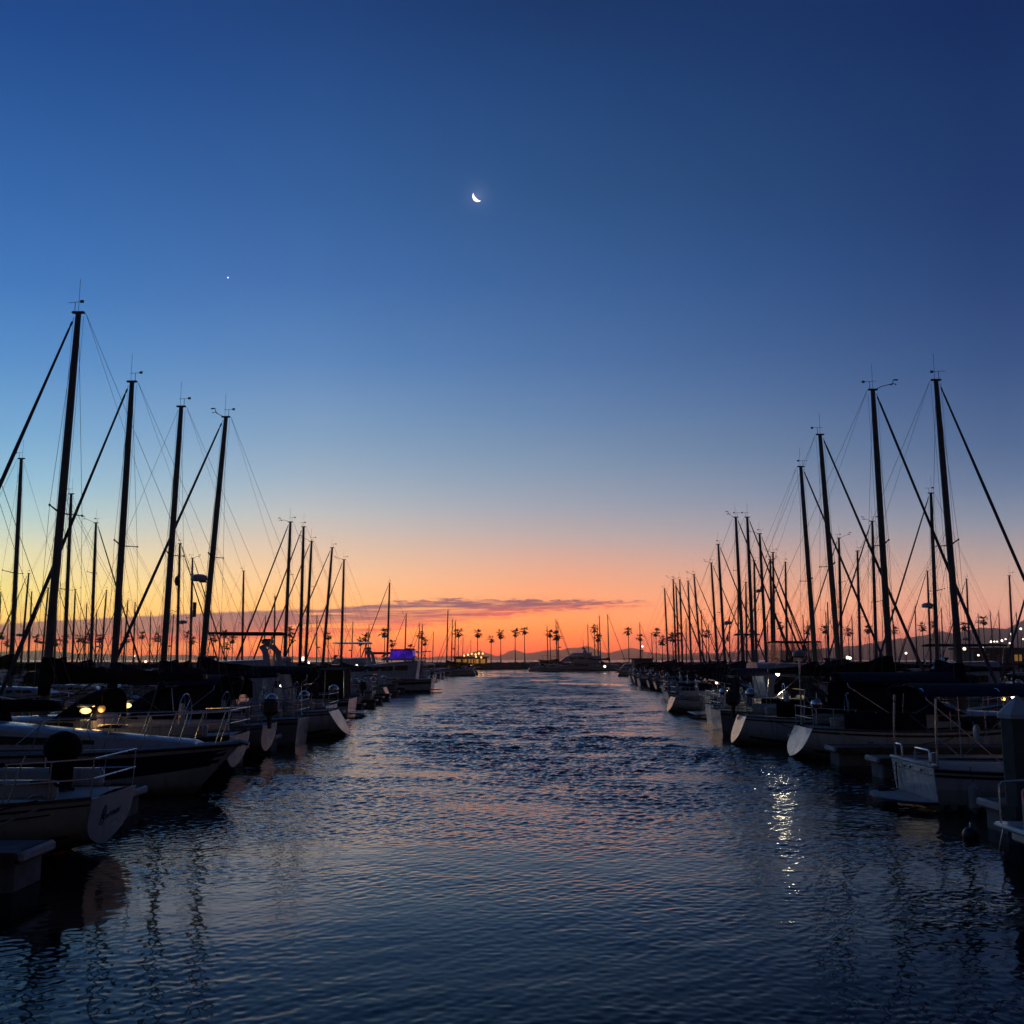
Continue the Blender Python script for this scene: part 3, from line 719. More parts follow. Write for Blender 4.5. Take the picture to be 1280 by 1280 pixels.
    if ketch:
        MB().tube([(-3.95 - .02 * (z - 1), 0, z) for z in (1.0, 5, 8.2)], [.07, .068, .05], 8, ex=(1.2, .85)).build('mizzen_mast', mastm, t)
        T('mizzen_boom', [(-4.0, 0, 2.5), (-5.6, 0, 2.55)], .045, mastm, t)
    # what people keep on the rails
    if rnd.random() < .6:
        for sd in (1, -1):
            MB().sheet([[h.pt(.10 + .26 * i / 6, 0, sd) + Vector((0, -sd * (.045 + .01 * math.sin(i * 2)), .05 + .5 * j)) for j in (0, .5, 1)] for i in range(7)], .012 * sd).build('weather_cloth', canvas, t)
    if rnd.random() < .5:
        q = h.pt(.02, 0, -1) + Vector((0, .12, .75)); MB().ball(q, (.2, .2, .17), 10, 6).build('barbecue', 'steel', t)
    if rnd.random() < .5:
        q = h.pt(.05, 0, 1) + Vector((-.02, -.12, .5)); MB().tube([q + Vector((0, .22 * math.sin(a), .24 * math.cos(a))) for a in [-2.5 + 5 * k / 10 for k in range(11)]], .06, 8).build('horseshoe_buoy', 'rib', t)
    for k in range(rnd.choice((0, 0, 2, 3))):
        q = h.pt(.5 + .045 * k, 0, -1) + Vector((0, .16, .2)); MB().box(q, (.3, .17, .4), .04).build('fuel_can', rnd.choice(('stripe', 'canvas', 'rubber')), t)
    if rnd.random() < .35:
        MB().box((-4.75, 0, 2.0), (.75, 1.5, .03), .01, Matrix.Rotation(.2, 3, 'Y')).build('solar_panel', 'glass', t)
        for sd in (1, -1): T('solar_post', [(-4.8, sd * .65, 1.0), (-4.75, sd * .65, 1.99)], .016, 'steel', t, 5)
    if flag:
        o = T('flagstaff', [(sternp.x + .1, -.6, sternp.z), (sternp.x - .25, -.6, sternp.z + 1.3)], .012, 'wood', t, 5)
        MB().sheet([[(sternp.x - .2 - .05 * i, -.6 + .02 * math.sin(i * 2), sternp.z + 1.25 - .55 * j / 3 - .02 * i) for j in range(4)] for i in range(5)], .004).build('flag', 'sail', o)
    if detail:
        for sd, u in ((1, .35), (-1, .55), (1, .62)):
            p = h.pt(u, .2, sd, .1); q = h.pt(u, 0, sd, .02)
            o = MB().tube([p + Vector((0, 0, .1)), p + Vector((0, 0, .06)), p, p + Vector((0, 0, -.42)), p + Vector((0, 0, -.5))], [.03, .08, .1, .1, .03], 8).build('fender', 'rubber', t)
            T('fender_line', [p + Vector((0, 0, .1)), q + Vector((0, 0, .3))], .008, 'wire', o, 4)
        B('hatch', (1.6, 0, 1.43), (.5, .5, .05), 'glass', t, .02)
    return t, h

# ------------------------------------------------------------------ power boats
def rails(h, parent, u0, u1, ht, n=6, mid=False, lean=.0, m='steel', r=.014, gate=0):
    mb = MB()
    for sd in (1, -1):
        mb.tube([h.pt(u0 + (u1 - u0) * i / 20, 0, sd) + Vector((lean, -sd * .07, ht * min(1, (.25 + 5 * i / 20)))) for i in range(21)], r, 6)
        if mid: mb.tube([h.pt(u0 + (u1 - u0) * i / 20, 0, sd) + Vector((lean * .5, -sd * .07, ht * .5)) for i in range(21)], r * .7, 5)
        for k in range(n):
            u = u0 + (u1 - u0) * (k + .6) / n; p = h.pt(u, 0, sd) + Vector((-.12, -sd * .08, -.02)); mb.tube([p, h.pt(u, 0, sd) + Vector((lean + .1, -sd * .07, ht))], r * .85, 5)
    p1 = h.pt(u1, 0, 1) + Vector((lean, -.07, ht)); mb.tube([p1, p1 * 1.0 + Vector((.08, -p1.y, 0)), Vector((p1.x, -p1.y, p1.z))], r, 6)
    return mb.build('bow_rail', m, parent)

def motorboat(name, X, Y, rz, S=1.0, L=9.5, beam=3.3, hullm='white', fs=.95, fb=1.5, house=(-1.8, 2.4, 2.5, 1.5, 1.35, .9), houseH=None, fly=None, hardtop=None, arch=False,
              enclosure=None, bim=None, canvas='canvas', outboard=0, stripe='stripe', seed=0, rail=True, windows=3, tower=None, platform=True, winm='glass', cockpit_cover=None, whip=0, boot=True):
    """planing hull with a deckhouse; origin amidships. house = (aft x, fore x, aft width, fore width, aft height, fore height)"""
    rnd = random.Random(seed); t = empty(name, (X, Y, 0), rz, S)
    h = Hull(-L / 2, L / 2, beam, fs, fs * .98, fb, 'plumb', rake_b=1.3, stern=.9, draft=.5, full=2.2)
    h.body(t, hullm); h.transom(t, hullm); h.deck(t); h.rail(t, 'black', .03, name='rub_rail', dz=-.05)
    if stripe: h.strip(t, .1, .24, stripe)
    if boot: h.strip(t, .52, .66, 'antifoul', 'boot_stripe', u0=.01)
    zt = fs
    if house:
        a, b, wa, wb, ha, hb = house
        cabin(t, a, b, wa, wb, fs - .05, fs + .12, ha, hb, 'white', slope_f=1.0, slope_r=-.15, name='deckhouse', nwin=windows, winm=winm, wz=(.5, .8))
        zt = fs + ha
        # windscreen
        MB().sheet([[(b - .45 - .62 * k, wb * .40 * q * (1 + .15 * k), fs + .12 + hb * (.45 + .45 * k)) for q in (-1, -.5, 0, .5, 1)] for k in (0, .5, 1)], .02).build('windscreen', 'glass', t)
    if fly:
        a, b, w, hh = fly
        o = cabin(t, a, b, w, w * .8, zt - .02, zt - .02, hh, hh * .8, 'white', .35, .0, name='flybridge', win=False)
        MB().sheet([[(b - .1 - .25 * k, w * .38 * q, zt + hh * .75 + .32 * k) for q in (-1, -.5, 0, .5, 1)] for k in (0, 1)], .015).build('fly_screen', 'glass', o)
        zt += hh
    if hardtop:
        a, b, w, z = hardtop
        o = canopy('hardtop', t, a, b, w, z, 'white' if hardtop and seed % 2 else canvas, .08, th=.06)
        for x in (a + .15, b - .2):
            for sd in (1, -1): T('hardtop_post', [(x + .12, sd * w * .42, zt - .15), (x, sd * w * .43, z - .1)], .022, 'steel', o, 6)
    if enclosure:
        a, b, w, z0, z1, mm = enclosure
        o = canopy('enclosure_top', t, a, b, w, z1 + .08, canvas, .07, th=.03)
        for sd in (1, -1):
            MB().sheet([[(a + (b - a) * i / 4, sd * w * .47, z0), (a + .05 + (b - a - .12) * i / 4, sd * w * .46, z1)] for i in range(5)], .012).build('curtain', mm, o)
            for i in range(4): T('enclosure_post', [(a + (b - a) * i / 3, sd * w * .475, z0), (a + .05 + (b - a - .12) * i / 3, sd * w * .465, z1)], .018, 'steel', o, 5)
        MB().sheet([[(b + .0, w * .46 * q, z0), (b - .1, w * .45 * q, z1)] for q in (-1, -.5, 0, .5, 1)], .012).build('curtain', mm, o)
        MB().sheet([[(a, w * .46 * q, z0), (a + .05, w * .45 * q, z1)] for q in (-1, -.5, 0, .5, 1)], .012).build('curtain', mm, o)
    if arch:
        x, w, z = arch
        MB().tube([(x - .7, w / 2, fs), (x - .2, w / 2 * .95, z - .25), (x, w / 2 * .8, z), (x, 0, z + .05), (x, -w / 2 * .8, z), (x - .2, -w / 2 * .95, z - .25), (x - .7, -w / 2, fs)], .09, 8, ex=(1.6, .5)).build('radar_arch', 'white', t)
        MB().tube([(x, 0, z + .1), (x, 0, z + .15), (x, 0, z + .3), (x, 0, z + .34)], [.2, .3, .28, .14], 12).build('radar_dome', 'white', t)
    if bim:
        a, b, w, z = bim
        o = canopy('bimini', t, a, b, w, z, canvas, .22)
        fr = MB()
        for x in (a + .06, (a + b) / 2, b - .06): fr.tube([((a + b) / 2, w * .48, fs), (x, w * .49, z - .3), (x, w * .4, z - .1), (x, 0, z - .03), (x, -w * .4, z - .1), (x, -w * .49, z - .3), ((a + b) / 2, -w * .48, fs)], .0125, 5)
        fr.build('bimini_frame', 'steel', o)
    if cockpit_cover:
        a, b, w, z0, z1 = cockpit_cover
        rows = []
        for i in range(9):
            q = i / 8; row = []
            for k in range(-6, 7):
                c = k / 6; row.append((a + (b - a) * q, c * w / 2, z0 + (z1 - z0) * (1 - abs(c) ** 3.5) * min(1, 1.6 * math.sin(math.pi * min(.92, q + .06))) + .02 * math.sin(k * 2 + i)))
            rows.append(row)
        MB().sheet(rows, .02).build('cockpit_cover', canvas, t)
    if tower:
        x, w, z = tower; o = None
        fr = MB()
        for sd in (1, -1):
            for dx in (-.5, .5): fr.tube([(x + dx * 1.3, sd * w / 2, fs), (x + dx, sd * w / 2 * .7, z)], .025, 6)
        for k in range(3): 
            zz = fs + (z - fs) * (k + 1) / 3; 
            for sd in (1, -1): fr.tube([(x - .5, sd * w * .36, zz), (x + .5, sd * w * .36, zz)], .018, 5)
        fr.build('tuna_tower', 'steel', t); canopy('tower_top', t, x - .8, x + .8, w * .8, z + .1, canvas, .08, th=.05)
    if rail: rails(h, t, .42, .985, .68, 5)
    if platform: B('swim_platform', (-L / 2 - .3, 0, .22), (.7, beam * .8, .07), 'white', t, .03)
    for k in range(outboard):
        y = 0 if outboard == 1 else (-.4 + .8 * k)
        o = MB().box((-L / 2 - .3, y, fs + .38), (.5, .36, .5), .12).build('outboard_motor', 'motor', t)
        MB().tube([(-L / 2 - .28, y, fs + .1), (-L / 2 - .3, y, -.3)], [.13, .09], 8).build('outboard_leg', 'motor', o)
    for k in range(whip):
        T('whip_antenna', [(-.4, (-1) ** k * 1.0, zt - .1), (-1.2, (-1) ** k * 1.25, zt + 3.2)], [.014, .006], 'white', t, 5)
    return t, h

# ------------------------------------------------------------------ docks
def finger_dock(X0, X1, Y, label, w=1.0, side=1):
    """floating finger; outer end at X0, root at X1"""
    t = empty('finger_dock', (X0, Y, 0), 0, 1, label, 'dock', 'floating finger docks between the berths')
    d = X1 - X0; sg = 1 if d > 0 else -1
    MB().box((d / 2, 0, .46), (abs(d), w, .10), .02).build('deck', 'concrete', t)
    for k in range(int(abs(d) / 2.4)):
        MB().box((sg * (1.1 + 2.4 * k), 0, .12), (2.1, w * .86, .56), .04).build('float', 'concrete', t)
    for sd in (1, -1): B('fascia', (d / 2, sd * (w / 2 + .03), .43), (abs(d), .05, .18), 'dockwood', t, .01)
    B('end_bumper', (-sg * .05, 0, .45), (.1, w * 1.0, .16), 'rubber', t, .04)
    for k in (.12, .5, .85):
        x = d * k
        for sd in (1, -1):
            c = MB(); c.tube([(x - .12, sd * w * .38, .56), (x - .05, sd * w * .38, .58), (x + .05, sd * w * .38, .58), (x + .12, sd * w * .38, .56)], [.008, .016, .016, .008], 6); c.box((x, sd * w * .38, .53), (.05, .04, .06), 0)
            c.build('cleat', 'steel', t)
    return t
def walkway(X0, Y0, X1, Y1, w, label):
    L = math.hypot(X1 - X0, Y1 - Y0); t = empty('dock_walkway', (X0, Y0, 0), math.atan2(Y1 - Y0, X1 - X0), 1, label, 'dock')
    n = int(L / 6); 
    for k in range(n):
        o = MB().box((6 * k + 3, 0, .44), (5.96, w, .14), .02).build('deck', 'concrete', t)
        MB().box((6 * k + 3, 0, .1), (5.4, w * .85, .54), .04).build('float', 'concrete', o)
    return t
walkway(-18.9, 12, -22.5, 210, 1.9, 'long floating walkway behind the left row of berths')
walkway(19.9, 12, 27.0, 150, 1.9, 'long floating walkway behind the right row of berths')

def piling(X, Y, z, r, label, g=None):
    t = empty('piling', (X, Y, 0), 0, 1, label, 'piling', g)
    MB().tube([(0, 0, -1.2), (0, 0, z - .28)], r, 8).build('shaft', 'pile', t, angle=25)
    MB().tube([(0, 0, z - .37), (0, 0, z - .30), (0, 0, z + .0)], [r * 1.16, r * 1.18, .012], 8).build('cap', 'pilecap', t, angle=25)
    MB().tube([(0, 0, -.5), (0, 0, .14), (0, 0, .2)], [r * 1.03, r * 1.03, r * 1.01], 8).build('weed_band', 'antifoul', t, angle=25)
    MB().tube([(0, 0, .35), (0, 0, .62)], [r * 1.35, r * 1.35], 8).build('guide_collar', 'dockwood', t, angle=25)
    return t
piling(8.47, 17.45, 2.4, .29, 'thick octagonal piling with white pointed cap at the right edge of the picture')

lf = [(14.3, -6.45), (20.5, -7.35), (26.0, -8.2), (30.6, -7.9), (35.0, -7.9), (39.3, -8.1), (44.3, -8.2), (51.5, -8.4), (59.5, -8.5), (65.7, -8.6), (70.6, -8.8), (76.5, -9.0), (84, -9.2), (92.4, -9.5), (100.5, -9.8)]
rf = [(18.75, 8.55), (27.2, 9.4), (30.4, 9.3), (35.2, 9.5), (40.0, 9.7), (45.4, 10.1), (51.2, 10.6), (57.2, 11), (64.9, 11.5), (74, 12.2), (79.2, 12.6), (87, 13.2), (96, 13.8)]
ordn = ['nearest', 'second', 'third', 'fourth', 'fifth', 'sixth', 'seventh', 'eighth', 'ninth', 'tenth', 'eleventh', 'twelfth', 'thirteenth', 'fourteenth', 'fifteenth', 'sixteenth', 'seventeenth', 'eighteenth', 'nineteenth', 'twentieth',
        'twenty-first', 'twenty-second', 'twenty-third', 'twenty-fourth', 'twenty-fifth', 'twenty-sixth', 'twenty-seventh', 'twenty-eighth', 'twenty-ninth', 'thirtieth', 'thirty-first', 'thirty-second', 'thirty-third', 'thirty-fourth', 'thirty-fifth', 'thirty-sixth', 'thirty-seventh', 'thirty-eighth', 'thirty-ninth', 'fortieth']
for i, (Y, X) in enumerate(lf): finger_dock(X, -18.0, Y, f'concrete finger dock, {ordn[i]} along the left row of berths')
for i, (Y, X) in enumerate(rf): finger_dock(X, 19.0 + .045 * (Y - 12), Y, f'concrete finger dock, {ordn[i]} along the right row of berths')

# ------------------------------------------------------------------ the sailing boats whose masts stand against the sky
def berth(tx, ty, bx, Y):
    b = at(bx, HOR, Y); tp = at(tx, ty, Y)
    return b.x, tp.z / 12.0
GL, GR = 'sailing boats berthed along the left side', 'sailing boats berthed along the right side'
def hero(label, group, tx, ty, bx, Y, rz, seed, **kw):
    X, S = berth(tx, ty, bx, Y); H = 12 * S; sg = 1 if rz == 0 else -1
    rk = -sg * (at(tx, ty, Y).x - X) / (H - 3); rk = max(-.01, min(.055, rk)); X += sg * rk * (3 - 1.38 * S)   # every mast has its own rake
    r_ = random.Random(seed * 3 + 1); kw.setdefault('style', r_.choice(('counter', 'plumb', 'reverse', 'counter'))); kw.setdefault('hullm', r_.choice(('white', 'cream', 'navyhull', 'grey', 'white', 'grey')))
    if rz != 0 or (kw['style'] == 'reverse' and Y > 40): kw.setdefault('transm', 'grey')  # shade put into the transom colour: grey tones down these sterns
    t, h = sailboat('sailboat', X, Y, rz, S, seed=seed, rake=rk, **kw); tag(t, label, 'sailboat', group); return t, h, X, S
PI = math.pi
# left row, sterns to the fairway
L0, h0 = sailboat('sailboat', -6.3 - 5 * .95, 16.7, PI, .95, seed=11, style='counter', hullm='cream', stripe=False, wheel=False, dodg=False, canvas='canvasblack', beam=3.2, rake=.012, detail=0, rake_s=.22, sternw=.6)
tag(L0, 'cream sailboat nearest on the left, scripted name on its transom beside the finger dock', 'sailboat', GL)
[c for c in L0.children if c.name.startswith('transom')][0].data.materials[0] = M['grey']  # grey here stands in for shade, darker than the cream hull
h0.strip(L0, .09, .125, 'stripe', 'hull_stripe', taper=.0); h0.strip(L0, .2, .225, 'stripe', 'hull_stripe', u0=.06)
hc = MB().tube([(-4.05, -.1, 1.0), (-4.05, -.1, 1.45), (-4.05, -.1, 1.62), (-4.05, -.1, 1.78), (-4.05, -.1, 1.9), (-4.05, -.1, 1.96)], [.17, .2, .31, .30, .2, .05], 14).build('helm_cover', 'canvasblack', L0)
T('tiller', [(-4.7, .9, 1.12), (-4.3, 1.0, 1.24), (-4.05, 1.02, 1.24)], .03, 'black', L0)
T('pushpit_brace', [(-3.85, 1.3, .98), (-3.95, 1.22, 1.42), (-4.02, 1.18, 1.66)], .014, 'steel', L0)
# the scripted name on the transom: too worn to read in the picture, a few looping strokes
sc = MB()
def trp(y, z): 
    zs = h0.sheer(0); hz = (zs - z) / max(.3, zs + .3); return Vector((-5.0 + .22 * hz - .02, y, z))
xs = [(-.45 + .038 * k) for k in range(25)]
sc.tube([trp(-y * .85, .62 + .045 * math.sin(k * 1.9) + (.10 if k in (3, 4) else 0) + .06 * y) for k, y in enumerate(xs)], .005, 5)
sc.tube([trp(.40, .50), trp(.38, .66), trp(.34, .78), trp(.27, .79), trp(.25, .7), trp(.33, .64), trp(.25, .57), trp(.29, .49), trp(.38, .5)], .006, 5)
sc.tube([trp(-.05, .46), trp(-.2, .47), trp(-.4, .5)], .004, 5)
sc.build('transom_lettering', 'stripe', L0)
ln = MB().tube([(-4.3, 1.28, 1.0), (-3.6, 1.75, .83), (-2.6, 2.2, .62), (-1.4, 2.45, .5)], .016, 6).build('mooring_line', 'black', L0)
MB().tube([(-4.44, 1.26, 1.03), (-4.36, 1.27, 1.07), (-4.24, 1.28, 1.07), (-4.16, 1.29, 1.03)], [.012, .022, .022, .012], 6).build('cleat', 'steel', L0)

L1 = hero('sailboat with the tallest, thickest mast at far left and heavy furled genoa', GL, 98, 392, 60, 28, PI, 3, canvas='canvasblack', dodg=True, two=True, spread=1, style='counter', hullm='navyhull', rake_s=.2)
L2 = hero('sailboat with blue canvas cockpit hood under the second tall mast from the left', GL, 165, 478, 143, 33, PI, 5, bim=True, bimx=(-3.6, -.9), bimz=2.5, two=True, outboard=True, style='counter', rake_s=.15)
dodger(L2[0], -3.5, -.5, 2.0, 1.3, 2.42, 'canvas', 'cockpit_enclosure')
L3 = hero('sailboat with a plain unfurled forestay, third tall mast from the left', GL, 226.5, 509, 204.5, 37.2, PI, 8, furl=False, two=True, canvas='canvas', style='plumb', flag=True, hullm='grey')
L4 = hero('sailboat with an oval radar dome high on its mast, fourth tall left mast', GL, 285, 522, 253, 41.6, PI, 12, style='reverse', hullm='white', rake_s=.8, radar=True, two=True, reflector=True, bim=True, canvas='canvasblack')
hero('sailboat with the leftmost mast of the close trio beyond the radar dome mast', GL, 363, 653, 356, 63, PI, 21, spread=2, canvas='canvasblack', outboard=True)
hero('sailboat with the middle mast of the close trio beyond the radar dome mast', GL, 379.5, 659, 375, 68.2, PI, 22, bim=True, style='counter')
hero('sailboat with the rightmost mast of the close trio beyond the radar dome mast', GL, 389.5, 677, 382, 73.3, PI, 23, canvas='canvas', spread=2, hullm='cream')
hero('sailboat with a slim leaning mast right of the close trio', GL, 415.5, 685, 404, 80, PI, 24, two=True)
hero('sailboat with a straight slim mast just before the purple lit yacht', GL, 430, 700, 426.5, 88, PI, 25, style='counter', dodg=False)
hero('lone masted sailboat standing just beyond the purple lit yacht', GL, 487, 729, 484, 117, PI, 26, radar=True)

# right row
R1 = hero('sailboat with the right row\'s tallest foremost mast, big blue cockpit canopy, white transom', GR, 1170, 476, 1199, 32.6, 0, 31, style='reverse', hullm='white', rake_s=.62, sternw=.62, bim=True, bimx=(-4.0, -.5), bimz=2.6, spread=1, two=True, outboard=False, flag=False, wheel=True)
dodger(R1[0], -3.9, -.3, 2.1, 1.35, 2.45, 'canvas', 'cockpit_enclosure')
pole = MB().tube([(-4.85, .75, .95), (-4.85, .75, 3.05)], [.035, .03], 8).build('stern_pole', 'steel', R1[0])
MB().tube([(-4.85, .75, 3.05), (-4.85, .75, 3.1), (-4.85, .75, 3.22), (-4.85, .75, 3.27)], [.16, .22, .21, .12], 12).build('radar_dome', 'grey', pole)
T('pole_brace', [(-4.85, .75, 2.0), (-4.2, .5, 1.0)], .014, 'steel', pole, 5)
R2 = hero('sailboat second in the right row with slanted genoa crossing the tallest mast', GR, 1091, 488, 1112, 37.6, 0, 33, style='reverse', hullm='white', rake_s=.5, sternw=.42, two=True, bim=False, canvas='canvasblack', flag=True, outboard=True)
R3 = hero('sailboat third in the right row, shorter mast, grey hull', GR, 1025, 544, 1048, 42.8, 0, 35, style='plumb', canvas='canvas', two=True, bim=True, hullm='grey')
R4 = hero('sailboat fourth in the right row with the white cabin light aboard', GR, 1001, 584, 1019, 48.2, 0, 37, style='plumb', hullm='white', two=True, canvas='canvasblack', dodg=True)
hero('sailboat with the right mast of the tall close pair in the right row', GR, 934, 647, 941.6, 60, 0, 41, canvas='canvasblack')
hero('sailboat with the left mast of the tall close pair in the right row', GR, 919.7, 647, 929, 66.4, 0, 42, spread=2)
hero('sailboat with a small mast leaning between two taller masts, right row', GR, 968, 700, 966, 63.2, 0, 43, style='counter', dodg=False)
hero('sailboat with thick mast and long slanting genoa right of the close pair', GR, 949.5, 667.7, 958, 71.5, 0, 44, bim=True)
hero('sailboat with a thin mast and a radar dome high up, right of the close pair', GR, 944, 701.4, 945.5, 76.6, 0, 45, radar=9.3, hullm='navyhull')
hero('sailboat with radar dome low on its mast, left of the close pair', GR, 897.8, 680.8, 906, 82.5, 0, 46, radar=True, canvas='canvasblack', reflector=True)
hero('sailboat with single mast next left of the low radar dome mast', GR, 889, 704, 896.7, 92, 0, 47, style='counter')
hero('sailboat with mast heavily leaning away from the fairway, right row far end', GR, 867, 718.4, 876, 100, 0, 48, hullm='grey')
hero('sailboat with straight mast between the leaning mast and the far trio', GR, 860, 726.5, 864, 106, 0, 49)
hero('sailboat with the right mast of the far tight trio, right row', GR, 849.7, 725, 853, 112, 0, 50, canvas='canvasblack')
hero('sailboat with the middle, shorter mast of the far tight trio, right row', GR, 845, 732.7, 848.6, 118, 0, 51)
hero('sailboat with the left mast of the far tight trio, right row', GR, 841.4, 724.6, 845, 124, 0, 52, radar=True)
hero('sailboat with the last tall mast at the far end of the right row', GR, 830.7, 736, 835, 130.5, 0, 53, radar=True, spread=2)

# second rows, beyond the walkways: five patterns, repeated as copies
protos = []
for k, kw in enumerate((dict(two=True, canvas='canvasblack'), dict(radar=True, hullm='cream'), dict(spread=2, dodg=False, style='counter'), dict(ketch=True, bim=True, hullm='navyhull'), dict(furl=False, canvas='canvasblack'))):
    protos.append([sailboat('sailboat', 0, 0, 0, 1, seed=60 + k, detail=0, **kw)[0], False])
def repeat(k, X, Y, rz, S, label, group):
    p = protos[k % 5]
    if not p[1]: o = p[0]; p[1] = True
    else: o = copy_tree(p[0])
    o.location = (X, Y, 0); o.rotation_euler = (0, 0, rz); o.scale = (S,) * 3
    return tag(o, label, 'sailboat', group)
second_left = [(28, 574, 15, 54), (92, 618, 81, 62), (124, 654, 114, 71), (230, 680, 221.5, 84), (242, 698, 238, 93), (305, 714, 303, 107)]
nm = ['sailboat behind the left walkway, mast beside the frame\'s left edge', 'sailboat behind the left walkway, busy mast just right of the thickest mast', 'sailboat behind the left walkway, mast left of the second tall mast',
      'sailboat behind the left walkway, dark bag hanging at its mast', 'sailboat behind the left walkway, mast close before the radar dome mast', 'sailboat behind the left walkway, thin mast right of the radar dome mast']
for i, (tx, ty, bx, Y) in enumerate(second_left):
    X, S = berth(tx, ty, bx, Y); o = repeat([4, 4, 2, 1, 0, 4][i], X, Y, 0, S, nm[i], 'sailing boats behind the left walkway')
second_right = [(1157, 617, 1171, 58), (1088, 652, 1095, 72), (1047.5, 673, 1052, 83), (1071, 689, 1075, 77), (980.5, 703, 983.6, 106), (957.6, 691, 968, 98), (1155, 714, 1163, 92), (1203, 724, 1212, 87), (1258, 720, 1266, 66)]
nr = ['sailboat behind the right walkway, mast left of the right row\'s tallest mast', 'sailboat behind the right walkway, mast just left of the second tall mast', 'sailboat behind the right walkway, mast beside the third tall mast',
      'sailboat behind the right walkway, short bare mast between the second and third tall masts', 'sailboat behind the right walkway, mast left of the fourth tall mast', 'sailboat behind the right walkway, mast right of the close pair',
      'sailboat behind the right walkway, small mast under crossing spreaders', 'sailboat behind the right walkway, small mast right of the tallest mast', 'sailboat behind the right walkway, mast at the frame\'s right edge']
for i, (tx, ty, bx, Y) in enumerate(second_right):
    X, S = berth(tx, ty, bx, Y); repeat([1, 0, 2, 4, 3, 0, 2, 1, 4][i], X, Y, PI, S, nr[i], 'sailing boats behind the right walkway')
XE, YE = 28.1, 52.2
repeat(2, XE, YE, PI, 1.0, 'sailboat mostly out of frame right, only its furled genoa showing', 'sailing boats behind the right walkway')

far_left = [(7, 740, -3), (34, 717, 26), (40, 740, 36), (10, 772, 8), (58, 735, 52), (78, 733, 68), (102, 737, 91), (93, 769, 90), (109, 755, 106), (133, 738, 126), (161, 751, 154), (171, 753, 167), (189, 765, 187), (275, 771, 273), (150, 744, 146), (349, 745, 343), (330, 770, 329), (215, 768, 213), (122, 764, 119), (64, 766, 62), (20, 748, 14), (398, 770, 396), (440, 778, 439), (460, 782, 459.5), (197, 782, 196), (250, 778, 249)]
far_mid = [(506.5, 767.5, 505.5, 150), (523, 779.7, 522.5, 172), (527, 781, 526.5, 180), (559, 763, 558, 190), (564.7, 775, 564, 197), (568.5, 776.5, 568, 205), (578, 796, 578, 296), (588, 800, 588, 303), (541, 790, 540.5, 215), (684.5, 783, 685, 268), (694.5, 775, 696.3, 274), (698, 778, 698.5, 281), (735.3, 781, 736, 297), (747.5, 782, 748, 303), (750.4, 770, 751, 290), (758, 768.5, 761.5, 279), (799, 779, 801.6, 186), (815, 792, 816, 215)]
far_right = [(856, 773, 857.5), (877, 763, 879.5), (921, 741, 923), (930.6, 728, 933), (1005, 769, 1007), (1010, 776, 1012), (1143.6, 758, 1146), (1176, 760, 1179), (1240, 764, 1243), (1248, 765, 1251), (1270, 766, 1273), (911, 772, 912), (1034, 765, 1036), (1064, 770, 1066), (1117, 762, 1120), (1190, 772, 1193), (1222, 768, 1225), (990, 775, 992), (885, 780, 886)]
rnd = random.Random(5)
for i, (tx, ty, bx) in enumerate(sorted(far_left)):
    H = rnd.uniform(9.4, 12.4); Y = (H - 3) * FPX / (HOR - ty); X, S = berth(tx, ty, bx, Y)
    repeat(rnd.randrange(5), X, Y, rnd.choice((0, PI)), S, f'distant sailboat, {"leftmost" if i == 0 else ordn[i] + " mast from the left"} among the small background masts at left', 'small masts in the background at left')
for i, (tx, ty, bx, Y) in enumerate(sorted(far_mid)):
    X, S = berth(tx, ty, bx, Y)
    repeat(i, X, Y, (PI if X < 0 else 0) + rnd.uniform(-.15, .15), S, f'tiny distant sailboat, {"leftmost" if i == 0 else ordn[i] + " mast from the left"} around the far end of the fairway', 'tiny masts at the end of the fairway')
for i, (tx, ty, bx) in enumerate(sorted(far_right)):
    H = rnd.uniform(9.4, 12.4); Y = (H - 3) * FPX / (HOR - ty); X, S = berth(tx, ty, bx, Y)
    repeat(rnd.randrange(5), X, Y, rnd.choice((0, PI)), S, f'distant sailboat, {"leftmost" if i == 0 else ordn[i] + " mast from the left"} among the small background masts at right', 'small masts in the background at right')
for p in protos:
    if not p[1]: p[0].location = (-60, 160, 0)

# ------------------------------------------------------------------ power boats
GP = 'motor boats among the berths'
def mtag(r, label, cat='motorboat'): tag(r[0], label, cat, GP); return r
# express cruiser with its bow to the fairway
C, hC = motorboat('express_cruiser', -10.75, 24.0, 0, 1, L=9.1, beam=2.95, fs=1.0, fb=1.12, house=None, stripe=None, rail=False, platform=False, boot=False)
tag(C, 'white express cruiser with navy hull band, its pointed bow facing the fairway', 'motorboat', GP)
hC.strip(C, .12, .52, 'navyhull', 'hull_band', taper=.25)
cabin(C, -3.9, 3.7, 2.35, .7, .97, 1.06, .80, .08, 'white', .2, .2, name='deckhouse', nwin=1, wf=(.14, .72), wz=(.26, .62))
rails(hC, C, .50, .985, .72, 6)
MB().sheet([[(-1.9 - .6 * k, 1.0 * q * (1 + .05 * k), 1.62 + .42 * k) for q in (-1, -.6, 0, .6, 1)] for k in (0, .5, 1)], .02).build('windscreen', 'glass', C)
rows = []
for i in range(10):
    q = i / 9; row = []
    for k in range(-6, 7):
        c = k / 6; row.append((-4.5 + 3.2 * q, c * 1.3, 1.25 + 1.15 * (1 - abs(c) ** 4) * min(1, 1.35 - abs(q - .45) * 1.1) + .025 * math.sin(3 * k + i)))
    rows.append(row)
MB().sheet(rows, .02).build('camper_canvas', 'canvas', C)
B('hatch', (1.6, 0, 1.48), (.5, .5, .05), 'glass', C, .02)
MB().tube([(4.2, 0, 1.1), (4.5, 0, 1.14), (4.72, 0, 1.08)], [.05, .06, .04], 8).build('bow_roller', 'steel', C)

